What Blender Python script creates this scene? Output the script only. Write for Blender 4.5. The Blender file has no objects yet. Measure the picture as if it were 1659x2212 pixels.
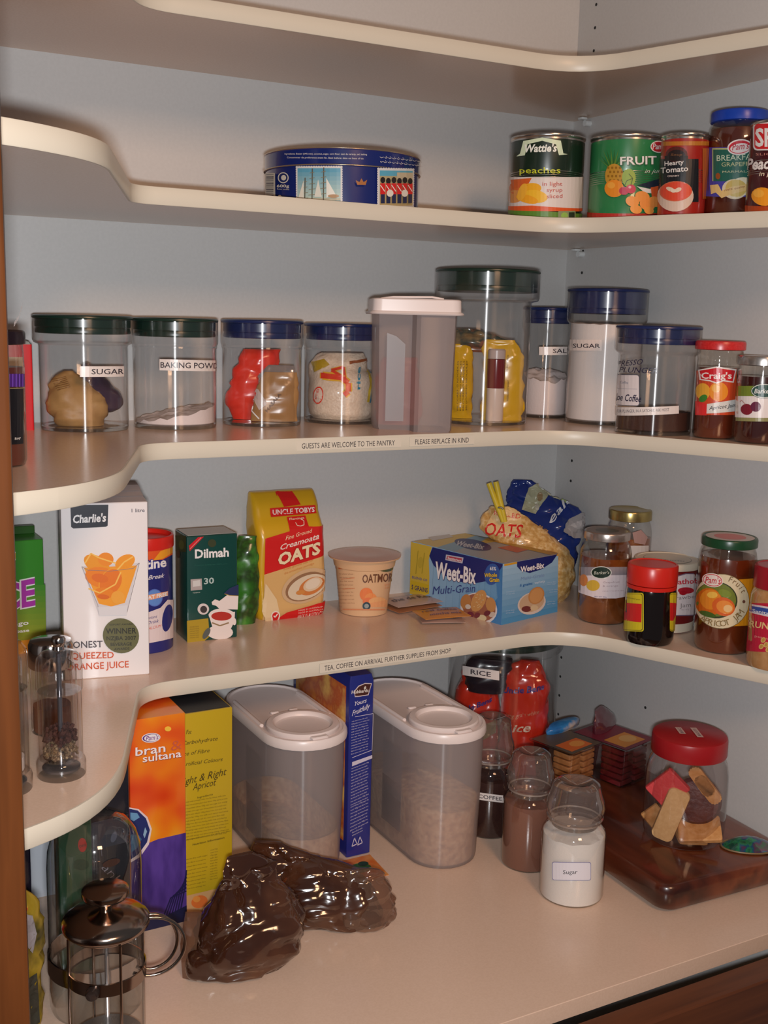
import bpy, bmesh, math, random
import numpy as np
from mathutils import Vector, Matrix, noise
from mathutils.bvhtree import BVHTree
from mathutils.geometry import tessellate_polygon

SC = bpy.context.scene
COL = SC.collection
random.seed(7)

# ------------------------------------------------------------------ camera, world, lights, exposure
CAM = Vector((-1.09069066, -1.41534546, 0.13923647))
YAW, PIT, ROL, FPX = math.radians(28.92797172), math.radians(9.86814681), math.radians(1.41806066), 2419.97
fw = Vector((math.sin(YAW)*math.cos(PIT), math.cos(YAW)*math.cos(PIT), -math.sin(PIT)))
r0 = Vector((math.cos(YAW), -math.sin(YAW), 0)); u0 = r0.cross(fw)
rr = math.cos(ROL)*r0 + math.sin(ROL)*u0; uu = -math.sin(ROL)*r0 + math.cos(ROL)*u0
cd = bpy.data.cameras.new('camera'); cam = bpy.data.objects.new('camera', cd); COL.objects.link(cam)
M = Matrix((rr, uu, -fw)).transposed().to_4x4(); M.translation = CAM
cam.matrix_world = M
cd.sensor_fit = 'VERTICAL'; cd.sensor_height = 24.0; cd.lens = FPX/2212*24.0; cd.clip_start = .02
SC.camera = cam

w = bpy.data.worlds.new('world'); SC.world = w; w.use_nodes = True
w.node_tree.nodes['Background'].inputs[0].default_value = (.74, .73, .75, 1)
w.node_tree.nodes['Background'].inputs[1].default_value = .11

def area(name, loc, target, size, power, col, sy=None):
    l = bpy.data.lights.new(name, 'AREA'); l.shape = 'RECTANGLE'; l.size = size; l.size_y = sy or size
    l.energy = power; l.color = col
    o = bpy.data.objects.new(name, l); COL.objects.link(o); o.location = loc
    o.rotation_euler = (Vector(target)-Vector(loc)).to_track_quat('-Z', 'Y').to_euler()
    return o
area('camera_flash', CAM+Vector((.002, -.01, -.028)), (-.45, -.1, -.05), .045, 10.2, (.97, .98, 1.0), .022)
area('ceiling_lamp', (-.75, -2.35, 1.05), (-.5, -.2, -.3), .45, 16.5, (1.0, .57, .32))
SC.view_settings.view_transform = 'Standard'; SC.view_settings.look = 'None'
SC.view_settings.exposure = 0.0; SC.view_settings.gamma = 1.0; SC.view_settings.use_curve_mapping = False

# ------------------------------------------------------------------ helpers: colours and materials
def lin(c):
    c /= 255
    return c/12.92 if c <= .04045 else ((c+.055)/1.055)**2.4
def S(r, g, b, k=1.5):
    return tuple(min(.9, lin(x)*k) for x in (r, g, b))
_M = {}
def pm(name, col, rough=.4, metal=0, spec=.5, coat=0, bump=None, noise_col=None, scale=40, alpha=1, sss=0, detail=4, nlo=.35, nhi=.65, stretch=None, rot=None):
    key = (name, col, rough, metal)
    if key in _M: return _M[key]
    m = bpy.data.materials.new(name); m.use_nodes = True; nt = m.node_tree; b = nt.nodes['Principled BSDF']
    b.inputs['Base Color'].default_value = (*col, 1); b.inputs['Roughness'].default_value = rough
    b.inputs['Metallic'].default_value = metal; b.inputs['Specular IOR Level'].default_value = spec
    b.inputs['Coat Weight'].default_value = coat; b.inputs['Coat Roughness'].default_value = .06
    b.inputs['Alpha'].default_value = alpha
    if noise_col or bump:
        tc = nt.nodes.new('ShaderNodeTexCoord'); mp = nt.nodes.new('ShaderNodeMapping'); nt.links.new(tc.outputs['Object'], mp.inputs[0])
        if stretch: mp.inputs['Scale'].default_value = stretch
        if rot: mp.inputs['Rotation'].default_value = rot
        n = nt.nodes.new('ShaderNodeTexNoise'); n.inputs['Scale'].default_value = scale; n.inputs['Detail'].default_value = detail
        nt.links.new(mp.outputs[0], n.inputs['Vector'])
        if noise_col:
            r = nt.nodes.new('ShaderNodeValToRGB'); r.color_ramp.elements[0].position = nlo; r.color_ramp.elements[1].position = nhi
            cols = [col]+list(noise_col)
            r.color_ramp.elements[0].color = (*cols[0], 1); r.color_ramp.elements[1].color = (*cols[-1], 1)
            for i, c in enumerate(cols[1:-1]):
                e = r.color_ramp.elements.new(nlo+(nhi-nlo)*(i+1)/(len(cols)-1)); e.color = (*c, 1)
            nt.links.new(n.outputs[0], r.inputs[0]); nt.links.new(r.outputs[0], b.inputs['Base Color'])
        if bump:
            bp = nt.nodes.new('ShaderNodeBump'); bp.inputs['Strength'].default_value = bump[0]; bp.inputs['Distance'].default_value = bump[1]
            nt.links.new(n.outputs[0], bp.inputs['Height']); nt.links.new(bp.outputs[0], b.inputs['Normal'])
    _M[key] = m
    return m
def ink(col, rough=.38):
    return pm('printed_ink', col, rough)
def clear(name='clear_plastic', tint=(.95, .95, .95), streak=.24, fmul=1.3, fadd=.02, haze=0, hcol=(.7, .7, .7), bump=None):
    if name in _M: return _M[name]
    m = bpy.data.materials.new(name); m.use_nodes = True; nt = m.node_tree; N = nt.nodes; L = nt.links
    N.remove(N['Principled BSDF']); out = N['Material Output']
    tr = N.new('ShaderNodeBsdfTransparent'); tr.inputs[0].default_value = (*tint, 1)
    g = N.new('ShaderNodeBsdfAnisotropic'); g.inputs['Roughness'].default_value = streak
    g.inputs['Anisotropy'].default_value = .75 if streak > .1 else 0
    tg = N.new('ShaderNodeTangent'); tg.direction_type = 'RADIAL'; tg.axis = 'Z'; L.new(tg.outputs[0], g.inputs['Tangent'])
    g2 = N.new('ShaderNodeBsdfAnisotropic'); g2.inputs['Roughness'].default_value = .03
    mg = N.new('ShaderNodeMixShader'); mg.inputs[0].default_value = .22 if streak > .1 else .5; L.new(g.outputs[0], mg.inputs[1]); L.new(g2.outputs[0], mg.inputs[2])
    f = N.new('ShaderNodeFresnel'); ge = N.new('ShaderNodeNewGeometry'); io = N.new('ShaderNodeMath'); io.operation = 'MULTIPLY_ADD'; io.inputs[1].default_value = 1/1.48-1.48; io.inputs[2].default_value = 1.48; L.new(ge.outputs['Backfacing'], io.inputs[0]); L.new(io.outputs[0], f.inputs[0])
    ma = N.new('ShaderNodeMath'); ma.operation = 'MULTIPLY_ADD'; ma.inputs[1].default_value = fmul; ma.inputs[2].default_value = fadd
    ma.use_clamp = True; L.new(f.outputs[0], ma.inputs[0])
    mx = N.new('ShaderNodeMixShader'); L.new(ma.outputs[0], mx.inputs[0]); L.new(mg.outputs[0], mx.inputs[2])
    if haze:
        df = N.new('ShaderNodeBsdfDiffuse'); df.inputs[0].default_value = (*hcol, 1)
        tl = N.new('ShaderNodeBsdfTranslucent'); tl.inputs[0].default_value = (*hcol, 1)
        dm = N.new('ShaderNodeMixShader'); dm.inputs[0].default_value = .35; L.new(df.outputs[0], dm.inputs[1]); L.new(tl.outputs[0], dm.inputs[2])
        hm = N.new('ShaderNodeMixShader'); hm.inputs[0].default_value = haze
        L.new(tr.outputs[0], hm.inputs[1]); L.new(dm.outputs[0], hm.inputs[2]); L.new(hm.outputs[0], mx.inputs[1])
    else: L.new(tr.outputs[0], mx.inputs[1])
    if bump:
        n = N.new('ShaderNodeTexNoise'); n.inputs['Scale'].default_value = bump[0]; bp = N.new('ShaderNodeBump')
        bp.inputs['Strength'].default_value = bump[1]; bp.inputs['Distance'].default_value = .002
        tc = N.new('ShaderNodeTexCoord'); L.new(tc.outputs['Object'], n.inputs['Vector']); L.new(n.outputs[0], bp.inputs['Height'])
        L.new(bp.outputs[0], g.inputs['Normal']); L.new(bp.outputs[0], g2.inputs['Normal']); L.new(bp.outputs[0], f.inputs['Normal'])
    L.new(mx.outputs[0], out.inputs[0]); _M[name] = m
    return m
CLEAR = clear('clear_plastic', (.985, .985, .985), .22, 1.2, .085)
STOP = clear('stopper_glass', (.90, .90, .89), .05, 2.2, .07, .16, (.50, .38, .34))  # pinkish haze mixed into the glass imitates reflections on the stoppers
GLASS = clear('clear_glass', (.93, .95, .94), .05, 1.8, .03)
FROST = clear('frosted_plastic', (.80, .76, .76), .3, .5, .02, .50, (.64, .56, .55))

# ------------------------------------------------------------------ helpers: objects and meshes
def T(name, label, cat, loc=(0, 0, 0), rot=0, group=None):
    o = bpy.data.objects.new(name, None); COL.objects.link(o); o.location = loc; o.rotation_euler = (0, 0, rot)
    o.empty_display_size = .02; o['label'] = label; o['category'] = cat
    if group: o['group'] = group
    return o
def face(x, y):          # rotation that turns local -Y of a thing at (x, y) towards the viewer's side of the pantry
    return math.atan2(CAM.y-y, CAM.x-x)+math.pi/2
def mesh(name, V, F, mats, parent=None, mi=None, smooth=35, loc=None):
    me = bpy.data.meshes.new(name); me.from_pydata([tuple(v) for v in V], [], F)
    for m in (mats if isinstance(mats, (list, tuple)) else [mats]): me.materials.append(m)
    if mi: me.polygons.foreach_set('material_index', mi)
    if smooth:
        me.polygons.foreach_set('use_smooth', [True]*len(F)); me.update(); me.set_sharp_from_angle(angle=math.radians(smooth))
    me.update()
    o = bpy.data.objects.new(name, me); COL.objects.link(o)
    if parent: o.parent = parent
    if loc: o.location = loc
    return o
def loft(name, loops, mat, parent=None, caps=(True, True), smooth=35, loc=None):
    V = []; F = []; n = len(loops[0])
    for lp in loops: V += lp
    for i in range(len(loops)-1):
        for j in range(n):
            a = i*n+j; b = i*n+(j+1) % n
            F.append((a, b, b+n, a+n))
    if caps[0]: F.append(tuple(reversed(range(n))))
    if caps[1]: F.append(tuple(range((len(loops)-1)*n, len(loops)*n)))
    return mesh(name, V, F, mat, parent, None, smooth, loc)
def ring(r, z, n=44, cx=0, cy=0, sy=1):
    return [(cx+r*math.cos(2*math.pi*i/n), cy+sy*r*math.sin(2*math.pi*i/n), z) for i in range(n)]
def lathe(name, prof, mat, parent=None, n=44, cx=0, cy=0, caps=(True, True), smooth=35, sy=1):
    return loft(name, [ring(max(r, .0002), z, n, cx, cy, sy) for r, z in prof], mat, parent, caps, smooth)
def stadium(L, r, z, n=14, off=0, yc=0):      # long axis along y
    pts = []; R = r+off; h = L/2-r
    for i in range(n+1): a = math.pi*i/n; pts.append((R*math.cos(a), yc+h+R*math.sin(a), z))
    for i in range(n+1): a = math.pi+math.pi*i/n; pts.append((R*math.cos(a), yc-h+R*math.sin(a), z))
    return pts
def rrect(wx, wy, z, r=.004, n=4, cx=0, cy=0):
    pts = []
    for k, (sx, sy) in enumerate(((1, 1), (-1, 1), (-1, -1), (1, -1))):
        for i in range(n+1):
            a = math.pi/2*(k+i/n); pts.append((cx+sx*(wx/2-r)+r*math.cos(a), cy+sy*(wy/2-r)+r*math.sin(a), z))
    return pts
def box(name, size, loc, mat, parent=None, bev=.0008, rot=None):
    x, y, z = size; r = min(bev*2.2, x*.45, y*.45)
    lp = [rrect(x-2*bev, y-2*bev, 0, r, 2), rrect(x, y, bev, r, 2), rrect(x, y, z-bev, r, 2), rrect(x-2*bev, y-2*bev, z, r, 2)]
    o = loft(name, lp, mat, parent); o.location = loc
    if rot: o.rotation_euler = rot
    return o
def tube(name, pts, r, mat, parent=None, n=10, closed=False):
    P = [Vector(p) for p in pts]; loops = []
    for i, p in enumerate(P):
        t = ((P[(i+1) % len(P)] if closed or i+1 < len(P) else P[i])-(P[i-1] if closed or i > 0 else P[i])).normalized()
        a = t.cross(Vector((.13, .27, .95))).normalized(); b = t.cross(a)
        q = r[i] if isinstance(r, (list, tuple)) else r
        loops.append([tuple(p+a*q*math.cos(2*math.pi*k/n)+b*q*math.sin(2*math.pi*k/n)) for k in range(n)])
    if closed: loops.append(loops[0])
    return loft(name, loops, mat, parent, caps=(not closed, not closed), smooth=60)
def tri_of(o):           # ray target for prints that follow a bumpy surface
    me = o.data
    return BVHTree.FromPolygons([v.co.copy() for v in me.vertices], [tuple(p.vertices) for p in me.polygons])

# ------------------------------------------------------------------ helpers: flat print laid on real surfaces
def homog(src, dst):
    A = []; B = []
    for (x, y), (u, v) in zip(src, dst):
        A += [[x, y, 1, 0, 0, 0, -u*x, -u*y], [0, 0, 0, x, y, 1, -v*x, -v*y]]; B += [u, v]
    h = np.linalg.solve(np.array(A, float), np.array(B, float))
    def f(x, y):
        d = h[6]*x+h[7]*y+1
        return (h[0]*x+h[1]*y+h[2])/d, (h[3]*x+h[4]*y+h[5])/d
    return f
def cylmap(cx, k, Y0, ky, R):
    return lambda x, y: (R*math.asin(max(-1, min(1, (x-cx)*k/R))), (Y0-y)*ky)
def cylsurf(R, tz=None):
    def s(u, v, h):
        r = (tz(v) if tz else R)+h
        return Vector((r*math.sin(u/R), -r*math.cos(u/R), v))
    return s
def frontsurf(d, y0=None): return lambda u, v, h: Vector((u, -d/2-h, v))
def leftsurf(wd): return lambda u, v, h: Vector((-wd/2-h, -u, v))
def rightsurf(wd): return lambda u, v, h: Vector((wd/2+h, u, v))
def topsurf(H): return lambda u, v, h: Vector((u, v, H+h))
def castsurf(bvh, y=-.3):
    last = [Vector((0, -.02, 0))]
    def s(u, v, h):
        loc, nor, i, d = bvh.ray_cast(Vector((u, y, v)), Vector((0, 1, 0)))
        if loc is None:
            loc, nor, i, d = bvh.find_nearest(Vector((u, last[0].y, v)))
        last[0] = loc
        if nor.y > 0: nor = -nor
        return loc+nor*(h+.0004)
    return s
_font = {}
def glyphs(s, bold=0, shear=0):
    key = (s, bold, shear)
    if key not in _font:
        c = bpy.data.curves.new('t', 'FONT'); c.body = s; c.size = 1; c.resolution_u = 2; c.offset = bold; c.shear = shear
        ob = bpy.data.objects.new('t', c); me = ob.to_mesh()
        V = [(v.co.x, v.co.y) for v in me.vertices]; F = [tuple(p.vertices) for p in me.polygons]
        ob.to_mesh_clear(); bpy.data.objects.remove(ob); bpy.data.curves.remove(c)
        _font[key] = (V, F)
    return _font[key]
class Art:
    def __init__(s, name, parent, mp, surf, cell=None, rough=.38, base=.0003, both=False, step=.00007):
        s.name, s.parent, s.mp, s.surf, s.cell, s.rough, s.step = name, parent, mp, surf, cell, rough, step
        s.V = []; s.F = []; s.mi = []; s.mats = []; s.ly = base
    def mat(s, col):
        m = col if isinstance(col, bpy.types.Material) else ink(col, s.rough)
        if m not in s.mats: s.mats.append(m)
        return s.mats.index(m)
    def add(s, V, F, col):
        if s.cell:
            bm = bmesh.new(); vs = [bm.verts.new((x, y, 0)) for x, y in V]
            for f in F:
                try: bm.faces.new([vs[i] for i in f])
                except ValueError: pass
            for ax in (0, 1):
                c = s.cell if ax == 0 else s.cell*(1 if s.cell2 else 0)
                if not c: continue
                lo = min(v[ax] for v in V); hi = max(v[ax] for v in V); x = math.floor(lo/c)*c+c
                while x < hi:
                    no = (1, 0, 0) if ax == 0 else (0, 1, 0)
                    bmesh.ops.bisect_plane(bm, geom=bm.verts[:]+bm.edges[:]+bm.faces[:], plane_co=(x, x, 0), plane_no=no); x += c
            bm.verts.index_update(); V = [(v.co.x, v.co.y) for v in bm.verts]; F = [tuple(v.index for v in f.verts) for f in bm.faces]; bm.free()
        b = len(s.V); s.ly += s.step; k = s.mat(col)
        for x, y in V:
            s.V.append(s.surf(*s.mp(x, y), s.ly))
        for f in F: s.F.append(tuple(b+i for i in f)); s.mi.append(k)
        return s
    cell2 = False
    def poly(s, pts, col):
        if len(pts) == 4 and not s.cell: return s.add(pts, [(0, 1, 2, 3)], col)
        F = tessellate_polygon([[Vector((x, y, 0)) for x, y in pts]])
        return s.add(pts, [tuple(f) for f in F], col)
    def rect(s, x0, y0, x1, y1, col): return s.poly([(x0, y0), (x1, y0), (x1, y1), (x0, y1)], col)
    def rr(s, x0, y0, x1, y1, r, col):
        P = []
        for cx, cy, a0 in ((x1-r, y1-r, 0), (x0+r, y1-r, 90), (x0+r, y0+r, 180), (x1-r, y0+r, 270)):
            for i in range(5): a = math.radians(a0+i*22.5); P.append((cx+r*math.cos(a), cy+r*math.sin(a)))
        return s.poly(P, col)
    def ell(s, cx, cy, a, b, col, rot=0, n=20, a0=0, a1=360):
        P = []; c, q = math.cos(math.radians(rot)), math.sin(math.radians(rot)); full = a1-a0 >= 360
        for i in range(n if full else n+1):
            t = math.radians(a0+(a1-a0)*i/n); x, y = a*math.cos(t), b*math.sin(t); P.append((cx+x*c-y*q, cy+x*q+y*c))
        return s.poly(P, col)
    def line(s, pts, wd, col):
        for (x0, y0), (x1, y1) in zip(pts, pts[1:]):
            d = math.hypot(x1-x0, y1-y0) or 1; nx, ny = -(y1-y0)/d*wd/2, (x1-x0)/d*wd/2
            s.poly([(x0+nx, y0+ny), (x1+nx, y1+ny), (x1-nx, y1-ny), (x0-nx, y0-ny)], col); s.ly -= s.step
        s.ly += s.step
        return s
    def text(s, t, x0, y0, x1, y1, h, col, bold=0, shear=0, up=None):
        """t fills the baseline (x0,y0)-(x1,y1) with capital height h"""
        V, F = glyphs(t, bold, shear)
        if not V: return s
        lo = min(v[0] for v in V); hi = max(v[0] for v in V); W = hi-lo or 1
        ux, uy = up or (0, -1)
        P = [(x0+(x1-x0)*(v[0]-lo)/W+ux*h*v[1]/.7, y0+(y1-y0)*(v[0]-lo)/W+uy*h*v[1]/.7) for v in V]
        return s.add(P, F, col)
    def outl(s, t, x0, y0, x1, y1, h, col, oc, o=.05, bold=.01, shear=0, up=None):
        s.text(t, x0, y0, x1, y1, h, oc, bold+o, shear, up); return s.text(t, x0, y0, x1, y1, h, col, bold, shear, up)
    def arc(s, t, cx, cy, rx, ry, a0, a1, h, col, bold=0, flip=False):
        n = len(t)
        for i, ch in enumerate(t):
            if ch == ' ': continue
            a = math.radians(a0+(a1-a0)*(i+.5)/n); x, y = cx+rx*math.cos(a), cy-ry*math.sin(a)
            ox, oy = math.cos(a), -math.sin(a)
            if flip: ox, oy = -ox, -oy
            V, F = glyphs(ch, bold, 0); m = sum(v[0] for v in V)/len(V)
            tx, ty = -oy, ox
            s.add([(x+tx*(v[0]-m)*h/.7+ox*v[1]*h/.7, y+ty*(v[0]-m)*h/.7+oy*v[1]*h/.7) for v in V], F, col); s.ly -= s.step
        s.ly += s.step
        return s
    def small(s, rows, x0, y0, x1, dy, h, col, slope=0, seed=1):
        """small print: rows of words whose letters cannot be read in the photograph"""
        R = random.Random(seed); W = 'low fat wheat corn milk salt rice oats sugar barley fibre malt protein energy serve 100g iron store cool dry place'.split()
        for i in range(rows):
            n = max(2, int((x1-x0)/h/3.4)); t = ' '.join(R.choice(W) for _ in range(n)); e = x1-(x1-x0)*R.random()*.12
            s.text(t, x0, y0+i*dy, e, y0+i*dy+slope*(e-x0), h, col); s.ly -= s.step
        s.ly += s.step
        return s
    def done(s):
        me = mesh(s.name, s.V, s.F, s.mats, s.parent, s.mi, smooth=0)
        return me
def stuff(o, label, cat):
    o['kind'] = 'stuff'; o['label'] = label; o['category'] = cat; return o
WHITE = (.85, .84, .82); BLACK = (.012, .012, .014)

# ------------------------------------------------------------------ the setting
Z1, Z2, Z3, Z4, Z5, TH = .4555, .2656, 0.0, -.2695, -.540, .0173
WALL = pm('painted_wall', (.575, .573, .565), .40, bump=(.10, .0004), scale=260, noise_col=[(.595, .593, .585)], detail=2, spec=.35)
TOP = pm('shelf_laminate', (.69, .505, .385), .22, bump=(.08, .0003), scale=420, noise_col=[(.72, .535, .415)], detail=2, spec=.5)
EDGE = pm('cream_edge_band', (.66, .60, .49), .38)
WOOD = pm('brown_door_timber', (.055, .016, .004), .35, noise_col=[(.125, .038, .009), (.08, .024, .006)], scale=30, stretch=(1, 1, .06), bump=(.15, .0006))
WOODX = pm('brown_rail_timber', (.055, .016, .006), .4, noise_col=[(.12, .036, .012), (.07, .02, .008)], scale=34, stretch=(.06, 1, 1), bump=(.15, .0006))
def struct(o): o['kind'] = 'structure'; return o
XL, YF, ZT, ZB = -1.30, -.605, .80, -1.25
W0 = .008
struct(box('wall_back', (1.36, .03, ZT-ZB), (-.66, W0+.015, ZB), WALL, bev=.0002))
wr = struct(box('wall_right', (.03, .62, ZT-ZB), (W0+.015, -.302, ZB), WALL, bev=.0002))
struct(box('wall_left', (.03, .62, ZT-ZB), (XL-.015, -.302, ZB), WALL, bev=.0002))
struct(box('ceiling', (1.42, .66, .03), (-.65, -.29, ZT), WALL, bev=.0002))
struct(box('floor', (2.4, 2.6, .03), (-.65, -1.0, ZB-.03), pm('floor_vinyl', (.20, .13, .09), .5, noise_col=[(.26, .18, .12)], scale=8), bev=.0002))
struct(box('trim_left', (.30, .045, ZT-ZB), (-.9525-.15, -.642, ZB), WOOD, bev=.002))
rail = struct(box('trim_front', (1.36, .034, .10), (-.62, YF-.031, Z5-.116), WOODX, bev=.002))
cf = struct(box('trim_base', (1.36, .02, .5), (-.62, YF-.02, Z5-.113-.50), WOODX, bev=.001))
HOLE = pm('peg_hole_shadow_black', (.02, .02, .02), .9)
hb = None
for k in list(range(-8, 3))+[11, 12, 13]+list(range(19, 23))+list(range(28, 37)):
    z = .597-.032*k
    V = [(W0-.0004, -.0312+.0022*math.cos(a*math.pi/6), z+.0022*math.sin(a*math.pi/6)) for a in range(12)]+[(W0+.0, -.0312+.0022*math.cos(a*math.pi/6), z+.0022*math.sin(a*math.pi/6)) for a in range(12)]
    F = [tuple(range(11, -1, -1))]+[(a, (a+1) % 12, 12+(a+1) % 12, 12+a) for a in range(12)]
    if hb is None: hb = mesh('peg_hole', V, F, HOLE, wr, smooth=0); hz = z; hb.matrix_parent_inverse = wr.matrix_world.inverted()
    else:
        c = hb.copy(); COL.objects.link(c); c.location = (0, 0, z-hz)
for o in [x for x in bpy.data.objects if x.name.startswith('peg_hole')]:
    o.matrix_parent_inverse = Matrix.Translation(wr.location).inverted()
c = hb.copy(); COL.objects.link(c); c.location = (0, -.201, -.414-hz)

def bez(pts, n=8):        # smooth rounded corners through a polyline: (x, y, radius)
    out = []
    for i, (x, y, r) in enumerate(pts):
        if i in (0, len(pts)-1) or r == 0: out.append((x, y)); continue
        p = Vector((x, y)); a = Vector(pts[i-1][:2])-p; b = Vector(pts[i+1][:2])-p
        A = p+a.normalized()*min(r, a.length*.5); B = p+b.normalized()*min(r, b.length*.5)
        for k in range(n+1):
            t = k/n; q = A*(1-t)**2+p*2*t*(1-t)+B*t*t; out.append((q.x, q.y))
    return out
def shelf(z, front, label):
    t = T('pantry_shelf', label, 'shelf', (0, 0, z-TH))
    f = bez(front); pts = [(W0, f[0][1]), (W0, W0), (XL, W0), (XL, f[-1][1])]
    out = [(x, y) for x, y in f]+[(XL, W0), (W0, W0)]
    n = len(out)
    V = [(x, y, 0) for x, y in out]+[(x, y, TH) for x, y in out]
    tr = tessellate_polygon([[Vector((x, y, 0)) for x, y in out]])
    F = [tuple(reversed(q)) for q in tr]+[tuple(i+n for i in q) for q in tr]+[(i, (i+1) % n, n+(i+1) % n, n+i) for i in range(n)]
    o = mesh('board', V, F, TOP, t, smooth=0)
    bm = bmesh.new(); bm.from_mesh(o.data); bmesh.ops.recalc_face_normals(bm, faces=bm.faces); bm.to_mesh(o.data); bm.free()
    # edge band, 0.6 mm proud of the board with softened arrises
    m = len(f); V = []; F = []
    for i, (x, y) in enumerate(f):
        a = Vector(f[max(0, i-1)]); b = Vector(f[min(m-1, i+1)]); d = (b-a).normalized(); nrm = Vector((-d.y, d.x))
        if nrm.dot(Vector((0, -1))) < 0 and abs(d.x) > .5: nrm = -nrm
        if i and (Vector((d.x, d.y)).length > 0) and prev.dot(nrm) < 0: nrm = -nrm
        prev = nrm
        for off, zz in ((-.0015, TH+.0004), (.0002, TH+.0004), (.0009, TH-.0006), (.0009, .0006), (.0002, -.0004), (-.0015, -.0004)):
            V.append((x+nrm.x*off, y+nrm.y*off, zz))
    for i in range(m-1):
        for j in range(5): F.append((i*6+j, i*6+j+1, i*6+j+7, i*6+j+6))
    mesh('edge_band', V, F, EDGE, t, smooth=50)
    return t
# front outlines run from the right-hand side panel to the left one, at the widths the boards show
s1 = shelf(Z1, [(W0, -.60, 0), (-.090, -.600, .02), (-.190, -.256, .07), (-.745, -.250, .04), (-.84, -.50, .07), (-.95, -.575, .1), (XL, -.62, 0)], 'top cream pantry shelf, nothing standing on it')
s2 = shelf(Z2, [(W0, -.60, 0), (-.062, -.590, .02), (-.202, -.250, .07), (-.752, -.252, .025), (-.858, -.548, .05), (-.96, -.615, .1), (XL, -.62, 0)], 'cream pantry shelf carrying the blue tin and the food cans')
s3 = shelf(Z3, [(W0, -.60, 0), (-.008, -.595, .01), (-.180, -.249, .07), (-.745, -.252, .03), (-.838, -.495, .07), (-.95, -.555, .1), (XL, -.58, 0)], 'cream pantry shelf carrying the row of clear canisters')
s4 = shelf(Z4, [(W0, -.60, 0), (-.008, -.595, .01), (-.168, -.252, .07), (-.748, -.246, .035), (-.845, -.505, .075), (-.95, -.565, .1), (XL, -.585, 0)], 'cream pantry shelf carrying cartons, cereal and jam jars')
ct = T('pantry_counter', 'wide cream bottom shelf with coffee bags, containers and glass jars', 'shelf', (0, 0, Z5-.02))
box('board', (1.308, -YF+W0, .02), (-.646, (YF+W0)/2, 0), TOP, ct, bev=.0006)
PIN = pm('clear_white_plastic_pin', (.62, .64, .64), .3)
for s, zz in ((s1, 0), (s2, 0)):
    o = lathe('shelf_pin', [(.0045, 0), (.0045, .010)], PIN, s, 14); o.rotation_euler = (0, math.radians(-90), 0); o.location = (W0, -.031, -.008)
    q = box('pin_tab', (.010, .011, .0035), (-.006, -.031, -.0040), PIN, s, .0005)

# label strips on the shelf edges
STRIP = pm('label_strip_paper', (.69, .62, .51), .35)
def strip(sh, y, x0, x1, words, col=(.04, .03, .035)):
    o = mesh('label_strip', [(x0, y-.0013, .0035), (x1, y-.0013, .0035), (x1, y-.0013, .0150), (x0, y-.0013, .0150), (x0, y-.0008, .0035), (x1, y-.0008, .0035), (x1, y-.0008, .0150), (x0, y-.0008, .0150)],
             [(0, 1, 2, 3), (3, 2, 6, 7), (0, 3, 7, 4), (1, 5, 6, 2), (0, 4, 5, 1)], STRIP, sh, smooth=0)
    A = Art('lettering', o, lambda x, yy: (x, yy), lambda u, v, h: Vector((u, y-.0013-h, v)), base=.0001)
    for t, a, b in words: A.text(t, a, .0058, b, .0058, .0062, col, up=(0, 1))
    A.done()
def xat(u, y, z, v=None):    # x on the plane y=const under photo column u at height z
    best = None
    d0 = fw+rr*((u-829.5)/FPX)
    # solve for vertical pixel so that the ray meets height z
    # ray = d0 + uu*t ; (CAM + s*ray).y = y, .z = z
    a = np.array([[d0.y, uu.y], [d0.z, uu.z]]); b = np.array([y-CAM.y, z-CAM.z])
    s_, st = np.linalg.solve(a, b)
    return CAM.x+s_*d0.x+st*uu.x
strip(s3, -.251, xat(640, -.251, 0), xat(866, -.251, 0), [('GUESTS ARE WELCOME TO THE PANTRY', xat(651, -.251, 0), xat(852, -.251, 0))])
strip(s3, -.251, xat(884, -.251, 0), xat(1024, -.251, 0), [('PLEASE REPLACE IN KIND', xat(896, -.251, 0), xat(1012, -.251, 0))])
strip(s4, -.250, xat(690, -.25, Z4), xat(985, -.25, Z4), [('TEA, COFFEE ON ARRIVAL FURTHER SUPPLIES FROM SHOP', xat(700, -.25, Z4), xat(973, -.25, Z4))])
# ------------------------------------------------------------------ measuring aid: which point of the photograph a printed mark was read at
def view(P):
    d = Vector(P)-CAM; z = d.dot(fw); return 829.5+FPX*d.dot(rr)/z, 1106-FPX*d.dot(uu)/z
def cyl_art(name, th, r, H, tz=None, cell=None, rough=.3, base=.0003, parent=None, z0=0):
    x, y, z = th.location; D = Vector((x-CAM.x, y-CAM.y)).normalized(); P = Vector((D.y, -D.x))
    a = view((x-D.x*r, y-D.y*r, z+z0)); b = view((x-D.x*r, y-D.y*r, z+H))
    l, q = view((x-P.x*r, y-P.y*r, z+H/2)), view((x+P.x*r, y+P.y*r, z+H/2))
    wd = abs(q[0]-l[0])/2
    sl = (b[0]-a[0])/(b[1]-a[1])
    # curvature of a level ring as seen from the viewpoint
    e0 = l[1]+(q[1]-l[1])/2-(a[1]+b[1])/2; tilt = (q[1]-l[1])/(q[0]-l[0])
    def mp(X, Y):
        t = max(-1, min(1, (X-(a[0]+sl*(Y-a[1])))/wd)); ph = math.asin(t)
        Yc = Y-e0*(1-math.cos(ph))-tilt*wd*t
        return r*ph, z0+(a[1]-Yc)/(a[1]-b[1])*(H-z0)
    return Art(name, parent or th, mp, cylsurf(r, tz), cell, rough, base)
def plane_map(t, yo=-.012, h=.12):
    """photograph to the upright local plane y = yo of a thing that faces the viewer's side"""
    m = Matrix.Translation(t.location) @ Matrix.Rotation(t.rotation_euler.z, 4, 'Z')
    q = [(-.05, 0), (.05, 0), (.05, h), (-.05, h)]
    return homog([view(m @ Vector((a, yo, b))) for a, b in q], q)
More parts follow.
